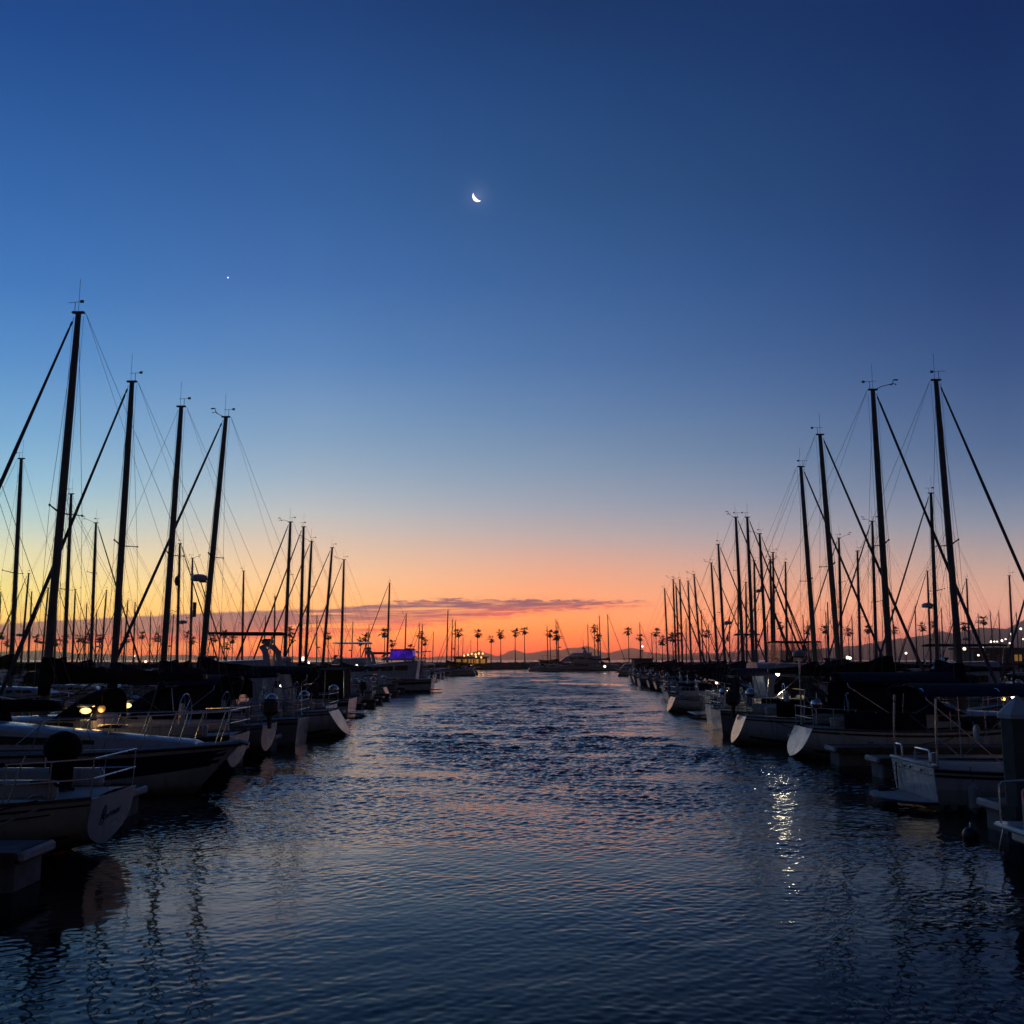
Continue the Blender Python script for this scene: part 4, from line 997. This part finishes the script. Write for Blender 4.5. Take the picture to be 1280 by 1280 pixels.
# white boat showing its stern at right
Q, hQ = motorboat('fishing_boat', 12.4, 22.05, 0, 1, L=8.0, beam=2.55, fs=.86, fb=1.25, house=(-.6, 2.6, 1.9, 1.3, .75, .4), stripe=None, rail=True, platform=False, bim=(-4.1, -.9, 2.2, 2.5))
tag(Q, 'white motorboat with square stern, swim platform and two steel bimini poles', 'motorboat', GP)
hQ.strip(Q, .09, .13, 'stripe', 'hull_stripe'); hQ.strip(Q, .3, .6, 'cream', 'hull_band')
ov = MB(); n = 22
for z in (.13, .19): pass
ring = [(-3.98 + .82 * -math.sin(a) * (1 if True else 0), 1.18 * math.cos(a)) for a in [PI * k / n for k in range(n + 1)]]
ov.loft([[(x, y, .14) for x, y in ring], [(x - .0, y, .20) for x, y in ring]], True, True, True)
sp_ = ov.build('swim_platform', 'deck', Q)
MB().tube([(x, y, .17) for x, y in ring], .028, 6).build('rub_rail', 'black', sp_)
lad = MB()
for y in (.72, .98): lad.tube([(-4.07, y, .80), (-4.06, y, .42), (-4.05, y, .24), (-4.15, y, .215), (-4.5, y * .9, .215)], .016, 6)
for z in (.4, .6): lad.tube([(-4.07, .72, z), (-4.07, .98, z)], .013, 5)
lad.build('boarding_ladder', 'black', Q)
B('transom_cap', (-3.96, 0, .89), (.16, 2.36, .06), 'white', Q, .02)
B('transom_groove', (-4.005, 0, .7), (.012, 2.2, .012), 'stripe', Q, 0)
for y in (.05, .35, -.55): MB().ball((-4.03, y, .76), (.02, .03, .03), 8, 5).build('drain_fitting', 'black', Q)
for ya, yb in ((1.0, .62), (-.1, -.86)):
    T('stern_rail', [(-3.96, ya, .9), (-3.96, ya, 1.14), (-3.96, ya - .04, 1.18), (-3.96, yb + .04, 1.18), (-3.96, yb, 1.14), (-3.96, yb, .9)], .02, 'steel', Q, 7)
for y in (1.14, -1.14): T('bimini_pole', [(-3.92, y, .86), (-3.92, y, 1.5), (-3.88, y * .99, 2.22)], .022, 'steel', Q, 7)
B('control_box', (-3.93, -.98, 1.05), (.12, .16, .2), 'white', Q, .02)
MB().ball((-2.2, .9, 1.42), (.06, .12, .17), 10, 6).build('spotlight', 'white', Q)
f = MB().tube([(-3.35, -1.42, .62), (-3.35, -1.42, .56), (-3.35, -1.42, .5), (-3.35, -1.42, .14), (-3.35, -1.42, .08), (-3.35, -1.42, .02)], [.02, .06, .11, .11, .06, .03], 10).build('fender', 'rubber', Q)
T('fender_line', [(-3.35, -1.42, .6), (-3.35, -1.30, .9)], .009, 'black', f, 4)

# boat at the right edge: only its stern platform and rails are in the picture
E, hE = motorboat('motorboat', 11.5, 14.35, 0, 1, L=7.8, beam=2.6, fs=.95, fb=1.3, hullm='navyhull', house=(-1.2, 2.4, 2.0, 1.3, .6, .4), stripe=None, platform=False)
mtag((E, hE), 'dark blue boat at lower right edge, only its white stern step in view')
B('stern_step', (-4.15, 0, .62), (.62, 2.3, .08), 'white', E, .03); B('stern_step_riser', (-4.1, 0, .5), (.3, 2.1, .2), 'white', E, .03)
for y in (.35, 1.05):
    T('handrail', [(-4.38, y, .66), (-4.38, y, 1.18), (-4.33, y, 1.23), (-4.0, y, 1.25), (-3.9, y, 1.2)], .017, 'steel', E, 7)
T('boarding_ladder', [(-4.42, .9, .6), (-4.5, .9, .3), (-4.42, .9, .02)], .016, 'steel', E)

mtag(motorboat('flybridge_cruiser', -13.2, 47.3, PI, 1.0, L=10, beam=3.4, house=(-2.0, 2.6, 2.7, 1.7, 1.45, .9), fly=(-2.2, .9, 2.4, .6), hardtop=(-2.6, .5, 2.6, 4.25), arch=(-2.0, 2.6, 3.6), canvas='canvasblack', seed=2, whip=2), 'flybridge cruiser with a dark sun awning over its helm, left row')
mtag(motorboat('cabin_cruiser', -13.0, 55.6, PI, 1.0, L=9, beam=3.2, house=(-1.6, 2.4, 2.5, 1.6, 1.3, .8), enclosure=(-4.2, -1.2, 2.5, 1.0, 2.45, 'canvasblack'), canvas='canvasblack', outboard=0, arch=(-.9, 2.6, 2.8), seed=4), 'cabin cruiser with a black cockpit enclosure and white slanted arch, left row')
mtag(motorboat('flybridge_yacht', -13.5, 97, PI, 1.25, L=9.8, beam=3.4, fs=1.0, fb=1.6, house=(-3.7, 1.2, 2.7, 1.7, 1.35, .8), fly=(-3.6, -1.0, 2.3, .3), enclosure=(-3.45, -1.75, 2.2, 2.5, 3.1, 'purple'), canvas='canvasblack', seed=6, rail=True), 'white flybridge yacht with curtains lit purple, left row', 'yacht')
mtag(motorboat('sport_cruiser', -17.2, 104.5, PI, 1.2, L=9.5, beam=3.3, house=(-2.0, 2.4, 2.6, 1.7, 1.3, .9), fly=(-2.2, .8, 2.3, .4), hardtop=(-2.4, .6, 2.5, 3.95), arch=(-2.2, 2.6, 3.2), seed=1), 'hardtop cruiser showing its light arch just behind the purple lit yacht')
for i, (X, Y, kw, lb) in enumerate([
    (-14.5, 110.5, dict(fly=(-2.2, .6, 2.2, .4), bim=(-2.3, .4, 2.3, 3.8)), 'low motor cruiser with a small bimini beyond the purple lit yacht'),
    (-14.8, 124.5, dict(canvas='canvasblack', enclosure=(-4, -1.4, 2.5, 1.0, 2.3, 'canvas')), 'dark covered motorboat two berths past the purple lit yacht'),
    (-15.2, 131, dict(outboard=2, hullm='grey'), 'grey twin engined motorboat in the left row\'s far half'),
    (-15.2, 138, dict(arch=(-2, 2.6, 3.0)), 'white motorboat with radar arch in the left row\'s far half'),
    (-15.4, 145, dict(hardtop=(-2, .8, 2.4, 3.4), canvas='canvasblack'), 'motorboat with black hardtop in the left row\'s far half'),
    (-15.6, 158, dict(fly=(-2.2, .6, 2.2, .5), hardtop=(-2, .6, 2.3, 4.1)), 'tall flybridge motorboat toward the left row\'s far end'),
    (-15.6, 166, dict(), 'plain low motorboat toward the left row\'s far end'),
    (-15.6, 183, dict(tower=(-.5, 2.2, 4.4), canvas='canvasblack'), 'motorboat with a lookout tower at the left row\'s far end')]):
    mtag(motorboat('motorboat', X, Y, PI, 1.0, seed=20 + i, **kw), lb)
mtag(motorboat('pilothouse_trawler', 15.3, 54.3, 0, 1.05, L=10, beam=3.4, fs=1.1, fb=1.6, hullm='navyhull', house=(-2.2, 2.6, 2.7, 1.7, 1.25, .9), fly=(-2.6, 1.6, 2.6, .35), enclosure=(-1.5, .6, 2.5, 2.62, 3.7, 'vinyl'), canvas='canvasblack', seed=8), 'navy trawler with clear plastic curtains round its upper helm, right row', 'yacht')
mtag(motorboat('flybridge_cruiser', 26.6, 62.5, PI, 1.05, L=10, beam=3.4, house=(-2.0, 2.6, 2.7, 1.7, 1.4, .9), fly=(-2.2, .9, 2.4, .4), hardtop=(-2.6, 1.2, 2.7, 3.75), canvas='canvasblack', seed=10), 'white flybridge cruiser under a long flat black hardtop, behind the right walkway')
mtag(motorboat('sport_fisher', 20.5, 87.2, 0, 1.1, L=10, beam=3.4, house=(-2.0, 2.4, 2.6, 1.7, 1.3, .9), tower=(-.6, 2.4, 4.6), canvas='canvasblack', seed=12), 'sport fishing boat with a metal lookout tower, right row')
mtag(motorboat('sport_fisher', 22.2, 136, 0, 1.1, L=10, beam=3.4, house=(-2.0, 2.4, 2.6, 1.7, 1.3, .9), tower=(-.6, 2.4, 5.0), canvas='canvasblack', seed=13), 'sport fishing boat with a tall tower at the right row\'s far end')
mtag(motorboat('motorboat', 30, 75, PI, 1.0, hullm='white', canvas='canvasgrey', cockpit_cover=(-4.4, -.6, 2.6, 1.0, 2.1), seed=14), 'white motorboat under a pale grey cover, behind the right walkway')
mtag(motorboat('motorboat', 28.5, 47.3, PI, 1.0, canvas='canvasgrey', cockpit_cover=(-4.4, 1.2, 2.9, 1.1, 2.9), house=None, seed=15), 'motorboat under a tent shaped pale cover at right, behind the walkway')
mtag(motorboat('motor_yacht', 17.4, 286, PI, 2.05, L=9.9, beam=2.9, fs=1.05, fb=1.45, house=(-3.2, 2.2, 2.5, 1.7, .95, .7), fly=(-2.2, .8, 2.0, .4), arch=(-1.2, 2.0, 2.75), hullm='white', seed=16, whip=1), 'long white motor yacht lying broadside at the end of the fairway', 'yacht')
mtag(motorboat('motorboat', 28.3, 252, PI, .85, L=8.5, beam=3, house=(-1.6, 2.2, 2.4, 1.6, 1.6, 1.1), hardtop=(-2.4, 1.6, 2.6, 3.9), canvas='canvasblack', seed=18), 'small white cabin boat with flat roof right of the long yacht')
mtag(motorboat('motorboat', 10.2, 262, PI, .8, L=8.5, beam=3, house=(-1.6, 2.2, 2.4, 1.6, 1.5, 1.1), bim=(-3, -1.2, 2.4, 3.1), seed=19), 'small dark cabin boat left of the long white yacht')

# floating house at the end of the right row
Hb = empty('houseboat', (17.3, 139, 0), 0, 1, 'boxy dark houseboat closing the far end of the right row', 'houseboat', GP)
B('float', (0, 0, .35), (4.6, 4.2, .9), 'grey', Hb, .06); B('wall', (.2, 0, 2.35), (3.8, 3.7, 3.1), 'wall', Hb, .04); B('roof', (.1, 0, 3.98), (4.4, 4.3, .16), 'roof', Hb, .04)
for x in (-.8, 1.1):
    wn = B('window', (x, -1.86, 2.6), (1.3, .05, .9), 'glass', Hb, .01); B('frame', (x, -1.87, 2.1), (1.5, .08, .08), 'white', wn, .01)
B('door', (-1.72, .4, 1.9), (.05, .9, 2.0), 'wood', Hb, .01)

Hb.scale = (.62, 1, .78)
# inflatable hauled up on its side on a stern
Db = empty('inflatable_dinghy', (9.25, 44.6, .86), R(6), .6, 'grey inflatable dinghy hoisted on its side across a stern, right row', 'dinghy')
tb = MB().tube([(0, -.62, -.75), (0, -.66, .2), (0, -.55, .85), (0, -.2, 1.18), (0, .2, 1.18), (0, .55, .85), (0, .66, .2), (0, .62, -.75)], [.19, .22, .22, .22, .22, .22, .22, .19], 12).build('tube', 'rib', Db)
MB().sheet([[(.06, -.5 + .25 * j, -.7 + .42 * i) for j in range(5)] for i in range(5)], .04).build('floor', 'canvasgrey', Db)
Db.rotation_euler = (0, R(8), R(14))

# mooring buoy by the white stern
Bu = empty('mooring_buoy', (7.75, 17.9, 0), 0, 1, 'small dark blue mooring buoy floating below the white square stern', 'buoy')
MB().ball((0, 0, .07), (.14, .14, .13), 14, 8).build('float', 'motor', Bu); T('eye', [(0, 0, .19), (0, .03, .24), (0, 0, .27), (0, -.03, .24), (0, 0, .19)], .01, 'steel', Bu)

# things hanging in rigging
bag = empty('dark_bag', (0, 0, 0), 0, 1, 'dark sail bag hoisted beside a mast behind the left walkway', 'bag')
bp = at(221.5, 726, 83.6); bag.location = bp
MB().ball((0, 0, 0), (.22, .22, .42), 8, 6).build('bag', 'canvasblack', bag); T('line', [(0, 0, .4), (.1, 0, 1.0)], .015, 'wire', bag)

# ------------------------------------------------------------------ palms along the far shore
crowns = []
def crown_mesh(seed):
    rnd = random.Random(seed); mb = MB()
    for k in range(30):
        az = rnd.uniform(0, 2 * PI); el = rnd.uniform(-1.0, 1.25); L = rnd.uniform(.8, 1.6) * (1.0 if el > -.3 else .8)
        d = Vector((math.cos(az), math.sin(az), 0)); s_ = Vector((-math.sin(az), math.cos(az), 0))
        # petiole, then a fan of leaflets
        pts = [Vector((0, 0, 0)) + d * (L * .5 * t) * math.cos(el) + Vector((0, 0, L * .5 * t * math.sin(el) - .10 * t * t)) for t in (0, .5, 1)]
        mb.tube(pts, [.03, .022, .016], 4)
        c = pts[-1]; ax = (pts[-1] - pts[-2]).normalized()
        nrm = ax.cross(s_).normalized()
        for j in range(-4, 5):
            a = j * .30; ll = L * .55 * (1 - .03 * j * j) * rnd.uniform(.8, 1.1)
            tip = c + ax * (ll * math.cos(a)) + s_ * (ll * math.sin(a)) + Vector((0, 0, -.28 * ll * abs(math.sin(a)) - .18 * ll * rnd.random()))
            mid = c + (tip - c) * .5 + nrm * .03; wv = (tip - c).cross(nrm).normalized() * .055
            o = len(mb.v); mb.v += [tuple(c), tuple(mid + wv), tuple(tip), tuple(mid - wv)]; mb.f.append((o, o + 1, o + 2, o + 3))
    for k in range(10):     # dead skirt
        az = rnd.uniform(0, 2 * PI); mb.tube([(0, 0, -.1), (.16 * math.cos(az), .16 * math.sin(az), -.5), (.14 * math.cos(az), .14 * math.sin(az), -1.0 * rnd.uniform(.6, 1))], [.05, .07, .02], 4)
    o = mb.build('crown', 'frond', None, smooth=False); return o
pal = [(573, 791), (597, 792), (614, 799), (626, 793), (644, 791), (655.5, 788.5), (687.5, 792), (696, 794.5), (743, 786), (748, 797), (785.5, 789), (800, 797), (820, 790.5), (828, 801), (841, 797), (882.5, 792), (975.7, 782), (1009.5, 788), (1031.5, 786.5), (1086, 786.7), (1118, 788), (1153, 784), (1167.5, 780), (1205.5, 783), (1229, 775.5), (940, 792), (1060, 790),
       (362, 790), (366, 799), (410.5, 795), (451, 802), (457, 797), (481, 791), (490, 804), (512, 811), (527, 794), (531.5, 802.5), (3, 795), (9, 803.6), (45.4, 798), (70, 803), (82, 799), (98.5, 798), (105, 800), (111.6, 796), (125, 797), (158.5, 799), (178, 794), (197.5, 797.5), (234, 793), (240, 800.6), (267.5, 797.5), (281, 792.5), (283.5, 807.5), (291, 799)]
protoc = [crown_mesh(100 + k) for k in range(5)]; usedc = [False] * 5
prnd = random.Random(9)
def zone(x): return 'at left' if x < 545 else ('over the breakwater' if x < 770 else 'at right')
cnt = {}
sides = sorted(pal)
tot = {z: sum(1 for p in pal if zone(p[0]) == z) for z in ('at left', 'over the breakwater', 'at right')}
trunk_me = None
for i, (px, py) in enumerate(sides):
    z_ = zone(px); k = cnt[z_] = cnt.get(z_, 0) + 1
    Y = prnd.uniform(338, 368); p = at(px, py, Y); base = 1.7
    t = empty('palm_tree', (p.x, Y, base), prnd.uniform(0, 6), 1, f'tall thin fan palm, {"leftmost" if k == 1 else ordn[k - 1] + " from the left"} of the far palms {z_}', 'palm tree', 'fan palms along the far shore')
    hh = p.z - base; b1, b2 = prnd.uniform(-.02, .02) * hh, prnd.uniform(-.02, .02) * hh
    MB().tube([(b1 * (1 - f) ** 2 * 1.0 , b2 * (1 - f) ** 2, hh * f - (.4 if f == 0 else 0)) for f in (0, .15, .4, .7, 1)], [.28, .18, .15, .13, .14], 7).build('trunk', 'bark', t)
    c = i % 5
    if not usedc[c]: o = protoc[c]; usedc[c] = True
    else: o = protoc[c].copy(); COL.objects.link(o)
    o.parent = t; o.location = (0, 0, hh); s_ = prnd.uniform(1.4, 1.85); o.scale = (s_, s_, s_); o.rotation_euler = (0, 0, prnd.uniform(0, 6))

# ------------------------------------------------------------------ lamps
def globe_lamp(px, py, Y, z0, r, m, label, power=0, col=(1, .8, .5), group='globe lamps', name='globe_lamp', cat='lamp'):
    p = at(px, py, Y); t = empty(name, (p.x, Y, z0), 0, 1, label, cat, group)
    T('post', [(0, 0, 0), (0, 0, p.z - z0 - r * .8)], .05, 'black', t, 6)
    MB().ball((0, 0, p.z - z0), r, 12, 8).build('globe', m, t)
    if power:
        d = bpy.data.lights.new('bulb', 'POINT'); d.energy = power; d.color = col; d.shadow_soft_size = r * 1.3
        o = bpy.data.objects.new('bulb', d); COL.objects.link(o); o.parent = t; o.location = (0, 0, p.z - z0 + r * 2.6)
    return t
# restaurant on the left shore with a terrace of globe lamps
Rt = empty('waterfront_restaurant', (-13.2, 306, 0), 0, 1, 'low waterfront building under the row of bright globe lamps, end of left row', 'building')
B('wall', (1.0, 2, 2.6), (9.5, 5, 2.0), 'wall', Rt, .05); B('roof', (1.0, 2, 3.75), (10.6, 6, .3), 'roof', Rt, .05); B('terrace', (1.5, -2.4, 1.55), (11, 3.2, .5), 'dockwood', Rt, .03)
for k in range(5):
    wn = B('window', (-2.6 + 1.8 * k, -.53, 2.5), (1.3, .06, 1.2), 'litwin', Rt, .01); B('frame', (-2.6 + 1.8 * k, -.55, 1.85), (1.4, .1, .08), 'wood', wn, 0)
for k in range(6): T('terrace_post', [(-3.6 + 2 * k, -3.8, -.6), (-3.6 + 2 * k, -3.8, 1.4)], .12, 'dockwood', Rt, 6)
gl = [(580.3, 819.5), (585, 818.5), (589.5, 817.3), (594.5, 818.2), (598.5, 817), (603.5, 817), (601.5, 821.8), (595, 821)]
for i, (x, y) in enumerate(sorted(gl)):
    globe_lamp(x, y, 303.2 + (i % 3) * .3, 1.8, .28, 'lampwarm', f'warm globe lamp, {"leftmost" if i == 0 else ordn[i] + " from the left"} on the restaurant terrace', 40 if i % 2 else 0, (1, .6, .25), 'globe lamps on the restaurant terrace')
# building with white lamps on the right shore
Br = empty('shore_building', (121, 246, 0), 0, 1, 'long dark flat roofed building with white lamps on the right shore', 'building')
B('podium', (6, 6, .6), (44, 20, 1.8), 'rock', Br, .1); B('wall', (6, 3, 3.4), (36, 10, 4.0), 'wall', Br, .05); B('roof', (6, 3, 5.6), (38.5, 12.5, .4), 'roof', Br, .08)
for k in range(9): B('window', (-9.5 + 3.9 * k, -2.03, 3.4), (2.2, .08, 1.5), 'litwin' if k in (2, 6) else 'glass', Br, .01)
wl = [(1238.5, 802), (1243, 802), (1246.5, 802), (1252.4, 800.8), (1257, 799), (1262, 804), (1265.5, 798.5), (1266, 804), (1279, 799), (1276, 786), (1264.3, 792.8)]
for i, (x, y) in enumerate(sorted(wl)):
    globe_lamp(x, y, 242, 1.2, .18 if i % 3 else .26, 'lampwhite', f'white lamp {"leftmost" if i == 0 else ordn[i] + " from the left"} along the right shore building', 0, group='white lamps along the right shore building')
lamps = [(1226.8, 809.3, 150, .26, 'lampwhite', 'bright white dock lamp right of the tallest right mast'), (1205.5, 811, 150, .22, 'lampwhite', 'dock lamp just right of the tallest right mast'), (1223, 819, 150, .14, 'lampwhite', 'small white dock lamp below the bright lamp at right'),
         (1235.5, 832.6, 75, .09, 'lampblue', 'small violet courtesy lamp behind the right walkway'), (379, 823.5, 90, .19, 'lampwhite', 'bright white dock lamp among the left row of masts'), (386, 828.5, 90, .1, 'lampwhite', 'small dock lamp beside the brightest lamp of the left row'),
         (803, 808, 330, .3, 'lampwhite', 'solitary street lamp low on the shore before the right row'), (1132.5, 816.5, 110, .12, 'lampwhite', 'small dock lamp left of the white cabin boat at right'), (182, 827, 110, .12, 'lampwhite', 'white lamp beneath the crossing genoas at left'),
         (168, 820, 130, .1, 'lampwhite', 'faint dock lamp above the white lamp at left'), (1059.5, 822, 84, .13, 'lampwhite', 'white dock lamp left of the second tall right mast'), (1062.5, 822.6, 85, .12, 'lampwhite', 'white dock lamp paired beside another near the second tall right mast'),
         (685, 834, 262, .22, 'lampwhite', 'white dock lamp at the near end of the long yacht'), (756, 833, 250, .3, 'lampwhite', 'bright white dock lamp at the right end of the long yacht'), (104, 830, 100, .1, 'lampwhite', 'small lamp behind the thickest mast at left'), (446, 832, 100, .13, 'lampwhite', 'small lamp beside the purple lit yacht')]
for x, y, Y, r, m, lb in lamps: globe_lamp(x, y, Y, .45, r, m, lb, 0, group='dock lamps in the distance')
# power pedestals with lit hoods on the near left fingers
def pedestal(px, py, Y, label, pw=1.6):
    p = at(px, py, Y); t = empty('dock_pedestal', (p.x, Y, .51), 0, 1, label, 'dock pedestal', 'lit dock pedestals')
    H_ = p.z - .51
    MB().box((0, 0, H_ / 2 - .1), (.22, .22, H_ - .2), .03).build('body', 'grey', t); MB().box((0, 0, H_ + .12), (.34, .34, .05), .02).build('hood', 'grey', t)
    MB().ball((0, 0, H_), (.14, .13, .075), 12, 6).build('lamp', 'lampyellow', t)
    d = bpy.data.lights.new('bulb', 'POINT'); d.energy = pw; d.color = (1, .68, .28); d.shadow_soft_size = .1
    o = bpy.data.objects.new('bulb', d); COL.objects.link(o); o.parent = t; o.location = (0, -.26, H_ + .02)
pedestal(107, 888.5, 26.0, 'grey dock pedestal with oval yellow lamp, left of the pair behind the express cruiser')
pedestal(158.5, 882, 30.6, 'grey dock pedestal with oval yellow lamp, right of the pair behind the express cruiser')
# lamps aboard
def boatlamp(px, py, Y, r, m, label, pw, col, name='cabin_lamp'):
    p = at(px, py, Y); t = empty(name, p, 0, 1, label, 'lamp', 'lamps hung aboard boats')
    MB().ball((0, 0, 0), r, 10, 6).build('bulb_glass', m, t); MB().tube([(0, 0, r * .8), (0, 0, r * 1.3)], [r * .7, r * .4], 8).build('socket', 'black', t); T('hook', [(0, 0, r * 1.2), (0, 0, r * 1.2 + .25)], .008, 'wire', t, 4)
    if pw:
        d = bpy.data.lights.new('bulb', 'POINT'); d.energy = pw; d.color = col; d.shadow_soft_size = r
        o = bpy.data.objects.new('bulb', d); COL.objects.link(o); o.parent = t; o.location = (0, -r * 1.6, -r * 1.2)
boatlamp(972, 842, 41.2, .09, 'lampwhite', 'white lamp hung under a boom, throwing the bright streak on the water', 22, (1, .88, .62))
boatlamp(977, 873, 46.6, .10, 'litpale', 'dim lamp lighting the open companionway of the fourth right sailboat', 14, (1, .95, .7))
boatlamp(351, 857, 52, .06, 'lampwhite', 'single white lamp hung aboard in the dark middle of the left row', 3, (1, .9, .75))
boatlamp(127, 886, 27.1, .10, 'litwin', 'orange cabin lamp between the two yellow dock pedestals', 6, (1, .55, .18))
boatlamp(1254, 873, 27.4, .06, 'litwin', 'amber lamp glowing aboard behind the white pointed piling cap', 5, (1, .62, .25))
boatlamp(1266, 871, 27.6, .05, 'lampwhite', 'tiny white lamp at right edge above the piling cap', 0, (1, .8, .5))
boatlamp(896, 853, 58, .09, 'lampwhite', 'white stern lamp above the hoisted grey dinghy', 3, (1, .9, .75))

# ------------------------------------------------------------------ moon and evening star, far above the haze
def moon():
    D = 20000; d = ray(597, 245.5).normalized(); c = Vector((0, 0, CAM_H)) + d * D; r = 6.3 / FPX * D
    t = bpy.data.objects.new  # crescent: the sunlit limb of a sphere
    right = d.cross(Vector((0, 0, 1))).normalized(); up = right.cross(d).normalized()
    a0 = R(226)   # the lit side looks down and to the left
    ex = right * math.cos(a0) + up * math.sin(a0); ey = right * -math.sin(a0) + up * math.cos(a0)
    mb = MB(); outer, inner, back = [], [], []
    for i in range(33):
        a = -PI / 2 * .97 + PI * .97 * i / 32
        o = ex * (math.cos(a) * r) + ey * (math.sin(a) * r); q = ex * (math.cos(a) * r * .4) + ey * (math.sin(a) * r)
        m_ = (o + q) / 2 - d * (r * .6 * math.cos(a)); b_ = (o + q) / 2 + d * (r * .15 * math.cos(a))
        outer.append((o, m_, q, b_))
    mb.loft(outer, True, True, True)
    ob = mb.build('moon', mat('moonlit', (.9, .9, .88), .9, emit=(1, .98, .93), estr=1.6, var=.05)); ob.location = c
    tag(ob, 'thin white crescent moon high in the blue sky', 'moon')
    c = Vector((0, 0, CAM_H)) + ray(285, 347).normalized() * D
    s_ = MB().ball((0, 0, 0), 12, 10, 6).build('evening_star', mat('starlight', (.9, .9, .9), .9, emit=(1, 1, 1), estr=2.0, var=0)); s_.location = c
    tag(s_, 'tiny bright point of a planet left of the moon', 'planet')
moon()
